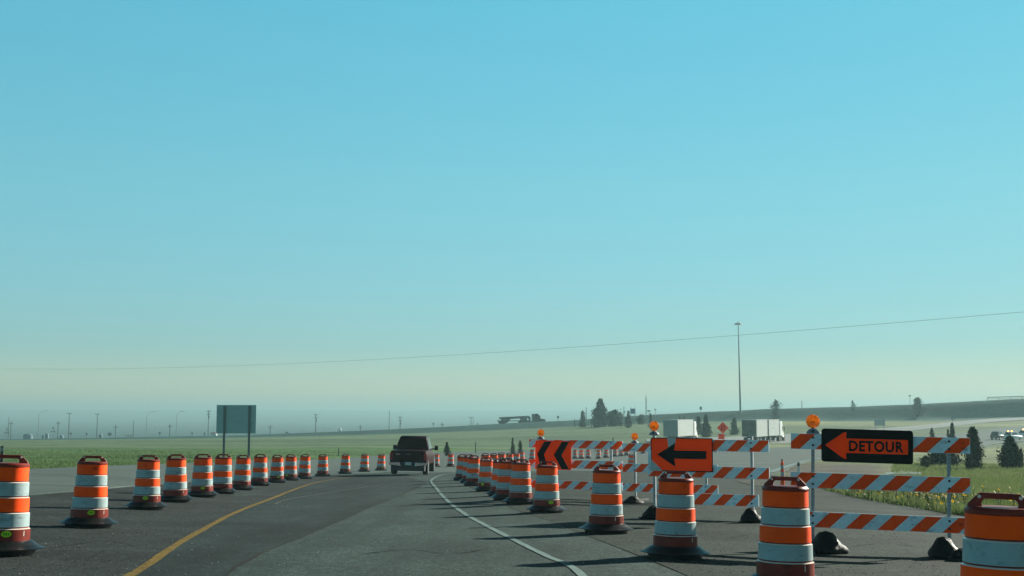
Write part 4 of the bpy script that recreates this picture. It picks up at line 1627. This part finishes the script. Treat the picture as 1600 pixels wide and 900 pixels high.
# flatbed on the far embankment, seen from the side
p = at(779, 446)
fb = empty("flatbed_truck", (p.x, p.y, p.z - 0.1), (0, 0, R(-80)))
tag(fb, "dark flatbed lorry with long loaded trailer crossing the far embankment", "lorry")
b = MB()
b.box((0, 5.5, 1.15), (2.5, 11.5, .3))
b.box((0, 1.6, .75), (2.2, 3.2, .5))
b.box((0, 8.6, .75), (1.2, 3.2, .6))
fo = b.build("trailer", M['black_trim'], fb, smooth=0)
b = MB()
b.tube((-.5, .3, 2.1), (-.5, 10.6, 2.6), .35, n=10)
b.tube((.5, 1.2, 2.0), (.5, 10.9, 2.5), .35, n=10)
b.box((0, 2.4, 1.6), (2.0, 2.8, .6))
b.box((0, 8.8, 1.7), (2.0, 2.2, .8))
b.box((0, 10.9, 1.9), (2.0, .5, 1.2))
b.build("load", M['sign_post'], fo, smooth=30)
truck_wheels(fb, .95, [.7, 1.9, 9.6])
tractor(fb, 11.9, M['black_trim'])
fb.scale = (1.0, 1.0, .98)


# ------------------------------------------------------------------ cars on the right of the highway
def small_car(name, px, d, yaw, paint, label, kind, beacon=False):
    p = at(px, d)
    root = empty(name, p, (0, 0, R(yaw)))
    tag(root, label, kind, "vehicles stopped on the highway at the right edge")
    b = MB()
    w = .92
    b.loft([ring(*s) for s in [(0, .55, 1.0, w - .05, w - .08), (.1, .45, 1.1, w, w - .04), (2.2, .42, 1.1, w + .01, w - .04), (3.6, .42, 1.05, w, w - .05), (4.6, .45, .95, w - .05, w - .12), (4.8, .5, .8, w - .12, w - .2)]])
    b.build("body", paint, root, smooth=35)
    c = MB()
    c.loft([[(-.84, y, z0), (-t, y, z1), (t, y, z1), (.84, y, z0)] for y, z0, z1, t in ((.15, 1.08, 1.12, .82), (.5, 1.08, 1.8, .66), (2.6, 1.08, 1.85, .66), (3.6, 1.05, 1.1, .8))])
    co = c.build("cab", paint, root, smooth=35)
    g = MB()
    g.add([(-.72, .16, 1.18), (.72, .16, 1.18), (.60, .455, 1.72), (-.60, .455, 1.72)], [(0, 1, 2, 3)])
    g.build("rear_window", M['black_glass'], co, smooth=0)
    for s in (-1, 1):
        g = MB()
        g.add([(s * .835, .7, 1.16), (s * .835, 3.2, 1.16), (s * .70, 2.6, 1.72), (s * .70, .8, 1.72)], [(0, 1, 2, 3)])
        g.build("side_window", M['black_glass'], co, smooth=0, fix=False)
        wheel(root, s * .82, .95, .36, .24, s)
        wheel(root, s * .82, 3.75, .36, .24, s)
        l = MB()
        l.box((s * .78, -.005, .86), (.2, .04, .16))
        l.build("tail_light", M['tail_red'], root, smooth=0)
    if beacon:
        for s in (-1, 1):
            l = MB()
            l.lathe([(.14, 0), (.14, .12), (.08, .2), (.01, .22)], 12, c=(s * .4, 1.2, 1.86))
            l.build("beacon", M['amber'], root, smooth=30)
    return root


small_car("parked_car", 1554, 275, -38, M['maroon'], "dark red car, leftmost of the vehicles stopped beyond the big junipers", "car")
small_car("service_truck", 1574, 272, -50, M['white_paint'], "white service vehicle with amber beacons behind the broad juniper", "service vehicle", True)
small_car("service_truck", 1596, 285, -60, M['white_paint'], "second vehicle with amber beacons, cut by the right edge of the photo", "service vehicle", True)


# ------------------------------------------------------------------ posts, signs, poles
def simple_sign(name, px, d, top, wpx, hpx, label, cat, m, legs=1, group=None, post=None, yaw=0, base_m=None, poles_over=0):
    p = at(px, d)
    zt = ray(px, top)[1] * d + CAMZ - p.z
    w, h = rows_to_m(wpx, d), rows_to_m(hpx, d)
    root = empty(name, p, (0, 0, R(yaw) - math.atan2(p.x, p.y)))
    tag(root, label, cat, group)
    b = MB()
    b.box((0, -.06, zt - h / 2), (w, .05, h))
    b.build("panel", m, root, smooth=0)
    xs = [0] if legs == 1 else [-w * .38, w * .38]
    for x in xs:
        q = MB()
        q.tube((x, .04, -.2), (x, .04, zt + rows_to_m(poles_over, d)), post or max(.05, d * .00018), n=8)
        q.build("post", M['pole_steel'], root, smooth=30)
    return root


# the big grey board, its back towards us
p = at(368, 97)
zt = ray(368, 633)[1] * 97 + CAMZ - p.z
zb = ray(368, 677.5)[1] * 97 + CAMZ - p.z
gb = empty("road_sign", p, (0, 0, R(0)))
tag(gb, "large road sign seen from its grey ribbed back, on two posts at left", "road sign")
bw = rows_to_m(61.5, 97)
b = MB()
n = 14
for k in range(n):
    hh = (zt - zb) / n
    b.box((0, .0, zb + (k + .5) * hh), (bw, .03, hh - .014))
    b.box((0, -.008, zb + (k + 1) * hh - .007), (bw, .018, .03))
b.build("panel", M['sign_back'], gb, smooth=0)
for x in (-bw * .295, bw * .335):
    q = MB()
    q.box((x, -.10, zt / 2 - .1), (.17, .012, zt + .1))
    q.box((x, -.06, zt / 2 - .1), (.02, .08, zt + .1))
    q.box((x, -.025, zt / 2 - .1), (.17, .012, zt + .1))
    q.build("post", M['sign_post'], gb, smooth=0)

# orange diamond two-way sign
p = at(1130, 165)
ds = empty("work_zone_sign", p, (0, 0, -math.atan2(p.x, p.y)))
tag(ds, "orange diamond sign with two opposing arrows over a small orange plate", "road sign")
zc = ray(1130, 668.5)[1] * 165 + CAMZ - p.z
b = MB()
s = rows_to_m(9, 165)
b.prism([(0, s), (s, 0), (0, -s), (-s, 0)], -.02, .02)
pn = b.build("diamond_panel", M['sign_orange'], ds, smooth=0)
pn.location = (0, 0, zc)
b = MB()
for x, sg_ in ((-.17, -1), (.17, 1)):
    flat(b, [(x - .045, -.34), (x + .045, -.34), (x + .045, .34), (x - .045, .34)], -.024)
    flat(b, [(x - .13, sg_ * .22), (x, sg_ * .42), (x + .13, sg_ * .22)], -.026)
b.build("arrows", M['sign_black'], pn, smooth=0, fix=False)
b = MB()
z2 = ray(1130, 682)[1] * 165 + CAMZ - p.z
b.box((-.2, 0, z2), (rows_to_m(9.5, 165), .03, rows_to_m(8, 165)))
b.build("plate", M['sign_orange'], ds, smooth=0)
b = MB()
b.box((0, .05, zc / 2), (.09, .05, zc + .3))
b.build("post", M['galv'], ds, smooth=0)

simple_sign("road_sign", 989, 400, 638.5, 8, 8, "blue board between two tall posts on the skyline", "road sign", M['blue_sign'], legs=2, poles_over=2.5)
simple_sign("road_sign", 1014, 436, 641, 5, 2.2, "tiny dark flat sign on the skyline right of the antenna mast", "road sign", M['sign_post'])
simple_sign("road_sign", 1024, 436, 639, 3, 1.6, "tiny T-shaped sign on the skyline right of the antenna mast", "road sign", M['sign_post'])
simple_sign("road_sign", 1095, 440, 635.5, 3.6, 4.5, "small sign on a thin post alone on the embankment skyline", "road sign", M['sign_post'])
simple_sign("road_sign", 1375, 330, 655.5, 16, 9.5, "grey-blue board in the dry grass above the DETOUR sign", "road sign", M['trailer_grey'], legs=2)
simple_sign("road_sign", 1489, 345, 652, 5, 4, "pale small sign in dry grass above the slim juniper", "road sign", M['trailer_grey'])
simple_sign("road_sign", 1422, 440, 617.5, 4, 1.6, "thin sign on the embankment skyline above the DETOUR rail", "road sign", M['sign_post'])
simple_sign("road_sign", 907, 430, 651, 2, 3, "tiny sign on the skyline right of the flatbed lorry", "road sign", M['sign_post'], post=.06) if False else None
simple_sign("road_sign", 872, 440, 650, 3, 3.5, "tiny sign on the skyline between the flatbed lorry and the trees", "road sign", M['sign_post'])
PS = "small roadside signs on the left skyline"
for px, top, w, h, lab in [(110, 676, 3, 3, "tiny square sign right of the tall T-topped pole at far left"),
                           (135, 676.3, 2.2, 3.6, "tiny dark sign left of the second T-topped pole"),
                           (171, 676, 5.5, 4.5, "grey square sign left of the short cross-arm pole"),
                           (249, 675, 3, 3.2, "tiny round sign between the two lamp posts left of the board"),
                           (300, 675.5, 2.2, 3, "tiny sign midway between right lamp post and the big grey board"),
                           (319, 675.5, 2, 4.5, "tiny dark marker left of the pole by the big grey board"),
                           (677, 660.5, 2.2, 3, "tiny sign on the skyline above the pickup's right side"),
                           (448, 674.5, 4.5, 2, "tiny low plate on the skyline right of the short pole")]:
    simple_sign("road_sign", px, 540, top, w, h, lab, "road sign", M['sign_post'], group=PS)


def utility(px, d, top, kind, label, r=.16):
    p = at(px, d)
    h = ray(px, top)[1] * d + CAMZ - p.z
    root = empty("utility_pole", p, (0, 0, -math.atan2(p.x, p.y)))
    tag(root, label, "utility pole", "utility poles along the far road")
    b = MB()
    b.tube((0, 0, -.5), (0, 0, h), r * 1.2, r * .85, 8)
    b.build("pole", M['pole_wood'], root, smooth=30)
    arms = {'T': [(h - .15, 2.2)], 'X': [(h - 1.0, 1.7)], 'X2': [(h - .3, 1.7), (h - 1.6, 1.5)], 'P': []}[kind]
    for z, w in arms:
        a = MB()
        a.box((0, -.18, z), (w, .14, .18))
        for x in (-w * .46, -w * .2, w * .2, w * .46): a.tube((x, -.18, z + .08), (x, -.18, z + .35), .06, n=6)
        a.build("crossarm", M['pole_wood'], root, smooth=0)
    if kind == 'X2':
        a = MB()
        a.tube((.3, -.1, h - 3.2), (.3, -.1, h - 2.2), .28, n=10)
        a.build("transformer", M['pole_steel'], root, smooth=30)


for px, top, kd, lab in [(16.3, 658, 'X', "short cross-arm pole nearest the left edge of the photo"),
                         (90, 658, 'X', "cross-arm pole just left of the first tall T-topped pole"),
                         (107, 645.5, 'T', "first tall T-topped pole from the left edge"),
                         (151, 646.5, 'T', "second tall T-topped pole from the left edge"),
                         (180, 664, 'X', "short cross-arm pole right of the second tall T-topped pole"),
                         (265, 662.5, 'X', "short cross-arm pole between the two lamp posts left of the board"),
                         (325, 641.5, 'X2', "tall double-armed pole just left of the big grey board"),
                         (422, 664, 'X', "short cross-arm pole just right of the big grey board"),
                         (493, 647, 'X2', "tall pole with transformer midway between board and pickup"),
                         (563, 664, 'X', "short pole left above the maroon pickup"),
                         (625, 651, 'X2', "forked pole above the maroon pickup's roof"),
                         (691, 660, 'X', "short cross-arm pole right above the maroon pickup"),
                         (736, 652, 'T', "taller cross-arm pole left of the flatbed lorry"),
                         (746, 660.5, 'X', "short cross-arm pole nearest left of the flatbed lorry"),
                         (208, 657, 'P', "bare pole left of the first tall lamp post near the board"),
                         (608, 641.5, 'P', "tall bare pole left above the maroon pickup"),
                         (739.3, 655, 'P', "bare pole close behind the cross-arm pole left of the lorry"),
                         (12.6, 651, 'P', "thin bare mast at the far left behind the crossing signal"),
                         (916, 636, 'P', "bare pole right of the conical skyline tree"),
                         (975, 635.5, 'P', "bare pole left of the blue board on the skyline"),
                         (1253, 626, 'P', "short bare pole on the embankment above the DETOUR flasher")]:
    utility(px, 540 if px < 800 else 442, top, kd, lab, r=.16 if kd != 'P' else .12)


def lamp(px, d, top_pole, head_px, head_row, label):
    p = at(px, d)
    h = ray(px, top_pole)[1] * d + CAMZ - p.z
    hx = rows_to_m(head_px - px, d)
    hz_ = ray(px, head_row)[1] * d + CAMZ - p.z
    root = empty("street_lamp", p)
    tag(root, label, "street lamp", "street lamps on the left skyline")
    b = MB()
    b.tube((0, 0, -.4), (0, 0, h), .16, .10, 8)
    b.build("pole", M['pole_steel'], root, smooth=30)
    a = MB()
    a.path([(0, 0, h), (hx * .3, 0, h + (hz_ - h) * .55), (hx * .65, 0, h + (hz_ - h) * .92), (hx, 0, hz_)], .06)
    a.build("arm", M['pole_steel'], root, smooth=30)
    l = MB()
    l.box((hx + .25, 0, hz_), (.9, .3, .18), taper=(.7, .7))
    l.build("lamp_head", M['pole_steel'], root, smooth=0)


lamp(59.3, 545, 648, 70.5, 641.5, "leftmost street lamp with arm reaching right, between two cross-arm poles")
lamp(228.5, 545, 649, 239, 643, "middle street lamp, left of a short cross-arm pole near the board")
lamp(275.3, 545, 648, 284, 642.7, "right street lamp, nearest to the big grey board")


def crossing(px, d, top, label):
    p = at(px, d)
    h = ray(px, top)[1] * d + CAMZ - p.z
    root = empty("crossing_signal", p)
    tag(root, label, "railway signal", "railway crossing signals at far left")
    b = MB()
    b.tube((0, 0, -.3), (0, 0, h), .10, n=8)
    b.build("post", M['pole_steel'], root, smooth=30)
    c_ = MB()
    for s in (-1, 1):
        c_.box((0, -.12, h - .45), (1.3, .04, .2), rot=Matrix.Rotation(R(45 * s), 3, 'Y'))
    c_.build("crossbuck", M['pole_steel'], root, smooth=0)
    for s in (-1, 1):
        l = MB()
        l.lathe([(.1, -.1), (.32, -.06), (.32, 0), (.1, .1)], 14, axis='y', c=(s * .55, -.15, h - 1.9))
        l.tube((0, -.1, h - 1.9), (s * .5, -.1, h - 1.9), .05)
        l.build("signal_lamp", M['black_trim'], root, smooth=30)


crossing(10.3, 535, 669, "crossing signal at the far left beside the thin mast")
crossing(82.5, 535, 667, "crossing signal between the leftmost lamp and the cross-arm pole")


def shed(px, d, top, wpx, label, wall, roof=None, name="shed"):
    p = at(px, d)
    h = ray(px, top)[1] * d + CAMZ - p.z
    w = rows_to_m(wpx, d)
    root = empty(name, p)
    tag(root, label, "shed", "small buildings on the left skyline")
    b = MB()
    b.box((0, 0, h * .39), (w, w * .8, h * .82))
    wl = b.build("wall", wall, root, smooth=0)
    b = MB()
    hr = h * .80
    b.prism([(-w * .54, hr), (w * .54, hr), (w * .3, h), (-w * .3, h)], -w * .43, w * .43)
    b.build("roof", roof or wall, root, smooth=0)
    b = MB()
    b.box((w * .2, -w * .405, h * .3), (w * .16, .03, h * .55))
    b.build("door", M['sign_post'], root, smooth=0)


shed(43.5, 530, 678, 11.5, "blue-grey equipment shed right of the crossing signal at far left", M['shed_blue'])
shed(73, 560, 677.5, 5, "small grey hut left of the second crossing signal", M['shed_blue'])
shed(67, 560, 680, 3, "tiny low hut beside the small grey hut at far left", M['shed_blue'])
shed(96, 560, 680, 5, "low hut between the cross-arm pole and first T-topped pole", M['shed_blue'])
shed(157, 560, 678.5, 5, "low hut just right of the second T-topped pole", M['shed_blue'])
shed(334, 545, 675.5, 9, "small building with reddish roof at the left foot of the grey board", M['white_paint'], M['shed_red'])
b = MB()
p = at(531, 545)
zt = ray(531, 669)[1] * 545 + CAMZ - p.z
tk = empty("glint_standin", p)  # added white body standing in for a bright glint
tag(tk, "small added white tank glinting on the skyline left of the pickup", "standin")
b.lathe([(.3, zt - 1.45), (.58, zt - 1.2), (.62, zt - .8), (.62, zt - .35), (.4, zt - .08), (.05, zt)], 18)
b.build("glint_body", mat("glint_white", (0.9, 0.9, 0.88), .2), tk, smooth=40)
b = MB()
for x in (-.4, .4):
    for y in (-.3, .3): b.tube((x, y, -.3), (x, y, zt - 1.2), .07, n=6)
b.build("leg_frame", M['pole_steel'], tk, smooth=30)

# rail fence piece on the skyline
p = at(200, 545)
fr = empty("fence", p)
tag(fr, "short open rail fence on the skyline by the bare pole at left", "fence")
b = MB()
for x in (-1.2, 0, .9, 1.6): b.box((x, 0, .8), (.16, .16, 2.2))
b.box((.2, -.1, 1.5), (3.0, .1, .16))
b.box((.2, -.1, .9), (3.0, .1, .16))
b.build("rails", M['pole_wood'], fr, smooth=0)
fr.location.z += .2

# high mast light
p = at(1157, 436)
h = ray(1156, 504)[1] * 436 + CAMZ - p.z
hm_ = empty("high_mast_light", p, (0, R(-.5), 0))
tag(hm_, "very tall light mast with a ring of lamps rising over the embankment", "light mast")
b = MB()
b.tube((0, 0, -1), (0, 0, h), .36, .13, 12)
b.build("mast", mat("mast_steel", (0.20, 0.23, 0.24), .5, .5), hm_, smooth=30)
b = MB()
ringp = [(.8 * math.cos(i * .524), .8 * math.sin(i * .524), h - .3) for i in range(13)]
b.path(ringp, .06)
for i in range(0, 12, 3): b.tube((0, 0, h - .3), ringp[i], .05, n=6)
b.tube((0, 0, h - .2), (0, 0, h + .5), .22, .08, 8)
b.build("ring", M['pole_steel'], hm_, smooth=30)
for i in range(6):
    t = i * 1.047
    l = MB()
    l.lathe([(.10, .25), (.28, .05), (.34, -.25), (.1, -.3)], 10, c=(.95 * math.cos(t), .95 * math.sin(t), h - .45))
    l.build("lamp", M['pole_steel'], hm_, smooth=30)

# antenna lattice mast
p = at(1009.5, 460)
h = ray(1009, 609)[1] * 460 + CAMZ - p.z
am = empty("antenna_mast", p)
tag(am, "thin antenna mast rising from the skyline scrub", "antenna mast")
b = MB()
for k in range(3):
    t = k * 2.094
    b.tube((.22 * math.cos(t), .22 * math.sin(t), -.5), (.16 * math.cos(t), .16 * math.sin(t), h * .7), .06, n=5)
for i in range(14):
    z = h * .7 * i / 14
    z2 = h * .7 * (i + 1) / 14
    for k in range(3):
        t, u = k * 2.094, (k + 1) * 2.094
        b.tube((.2 * math.cos(t), .2 * math.sin(t), z), (.2 * math.cos(u), .2 * math.sin(u), z2), .03, n=4)
b.tube((0, 0, h * .68), (0, 0, h), .05, .03, 6)
b.build("lattice", M['pole_steel'], am, smooth=0)

# guard rail on the bridge at the right
g0, g1 = at(1543, 444), at(1760, 444)
gr = empty("guard_rail", g0)
tag(gr, "bridge guard rail along the embankment top at the right edge", "guard rail")
v = g1 - g0
b = MB()
top_z = 1.05
b.path([(0, 0, top_z), (v.x, v.y, v.z + top_z)], .14)
b.path([(0, 0, top_z - .5), (v.x, v.y, v.z + top_z - .5)], .07)
for i in range(13):
    q = v * (i / 12)
    b.box((q.x, q.y, q.z + .4), (.16, .16, 1.5))
b.build("rail", M['pole_steel'], gr, smooth=0)

# overhead wire
b = MB()
A_ = Vector(((0 - 800) / F * 285, 285, CAMZ + ray(0, 576)[1] * 285))
B_ = Vector(((1600 - 800) / F * 118, 118, CAMZ + ray(1600, 487.5)[1] * 118))
pts = []
for i in range(-12, 53):
    t = i / 40
    q = A_ + (B_ - A_) * t
    q.z -= 1.75 * 4 * t * (1 - t)
    pts.append(tuple(q))
b.path(pts, .016, n=5)
tag(b.build("power_line", M['wire'], smooth=30), "single thin overhead wire sagging across the whole sky", "overhead wire")


# small posts near the road
def delineator(px, d, top, label, w=.09, dark=True, name="marker_post"):
    p = at(px, d)
    h = ray(px, top)[1] * d + CAMZ - p.z
    root = empty(name, p)
    tag(root, label, "marker post", "slim marker posts along the roads")
    b = MB()
    b.box((0, 0, h / 2 - .1), (w, .03, h + .2))
    b.build("post", M['black_trim'] if dark else M['white_paint'], root, smooth=0)
    q = MB()
    q.box((0, -.02, h - .12), (w * .8, .012, .14))
    q.build("reflector", M['grey_plastic'] if dark else M['black_trim'], root, smooth=0)


delineator(2, 47, 697, "black marker post behind the drum cropped by the left edge", w=.11)
delineator(529, 128, 700, "dark marker post in the grass behind the thirteenth drum")
delineator(743, 150, 690, "dark marker post in the grass right of the small juniper")
delineator(1248, 62, 722, "white marker post with dark foot left of the DETOUR barricade's post", w=.12, dark=False)
delineator(958, 170, 683.5, "short marker post above the chevron barricade's top rail", w=.13)
for k, (px, top) in enumerate([(919, 687), (930, 687), (940, 687)]):
    delineator(px, 172, top, ["left", "middle", "right"][k] + " of three stubby posts above the chevron barricade's top rail", w=.1)
b = MB()
p = at(1223, 46)
tc_ = empty("channelizer_tube", p)
tag(tc_, "slim orange tube cone with white collars behind the second largest drum", "tube cone")
h = ray(1223, 717.5)[1] * 46 + CAMZ - p.z
b.lathe([(.075, .04), (.068, h * .45), (.066, h * .45 + .001), (.062, h * .58), (.062, h * .581), (.058, h * .68), (.057, h * .681), (.054, h * .80), (.054, h * .801), (.050, h * .90), (.03, h * .93), (.026, h * .96), (.034, h * .975), (.034, h * .99), (.012, h)], 18,
        mats=[0, 0, 1, 1, 0, 0, 1, 1, 0, 0, 2, 2, 2, 2])
b.build("tube", [M['rail_orange'], M['white_sheet'], M['drum_plastic']], tc_, smooth=30)
b = MB()
b.lathe([(.20, 0), (.20, .03), (.09, .06)], 8)
b.build("rubber_base", M['rubber'], tc_, smooth=0)

# pale stones and glass beads on the asphalt
rs = np.random.RandomState(3)
b = MB()
for i in range(420):
    d = math.exp(rs.uniform(math.log(8.5), math.log(42)))
    px = rs.uniform(-40, 1640)
    x = (px - 800) / F * d
    if not inside(BASE, np.array([x]), np.array([d]))[0]: continue
    r = rs.uniform(.002, .0055) * (1.3 if rs.rand() < .06 else 1)
    z = G(x, d) + .018
    b.add([(x - r, d - r * .6, z), (x + r, d - r, z), (x + r * .8, d + r, z), (x - r, d + r, z), (x + r * .1, d, z + r * 1.3)], [(0, 1, 4), (1, 2, 4), (2, 3, 4), (3, 0, 4)])
b.build("loose_gravel", M['pebble'], smooth=0)['kind'] = 'stuff'

# crushed stone lying on the two gravelled strips
rs = np.random.RandomState(17)
b = MB()
n = 0
while n < 5200:
    m_ = 600
    d = np.exp(rs.uniform(math.log(8), math.log(48), m_))
    px = rs.uniform(-60, 1650, m_)
    x = (px - 800) / F * d
    ok = (inside(SH, x, d) | inside(GO, x, d)) & inside(BASE, x, d)
    zz = gz(x, d)
    for i in np.nonzero(ok)[0]:
        r = rs.uniform(.004, .0105)
        z = zz[i] + .012
        t = rs.uniform(0, 6.28)
        q = [(x[i] + r * rs.uniform(.7, 1.2) * math.cos(t + a), d[i] + r * rs.uniform(.7, 1.2) * math.sin(t + a), z) for a in (0, 1.57, 3.14, 4.71)]
        b.add(q + [(x[i] + r * .2, d[i], z + r * rs.uniform(.7, 1.3))], [(0, 1, 4), (1, 2, 4), (2, 3, 4), (3, 0, 4)])
        n += 1
b.build("crushed_stone", mat("crushed_stone", (0.085, 0.098, 0.088), 0.8, island=0.8, spec=0.2), smooth=0)['kind'] = 'stuff'
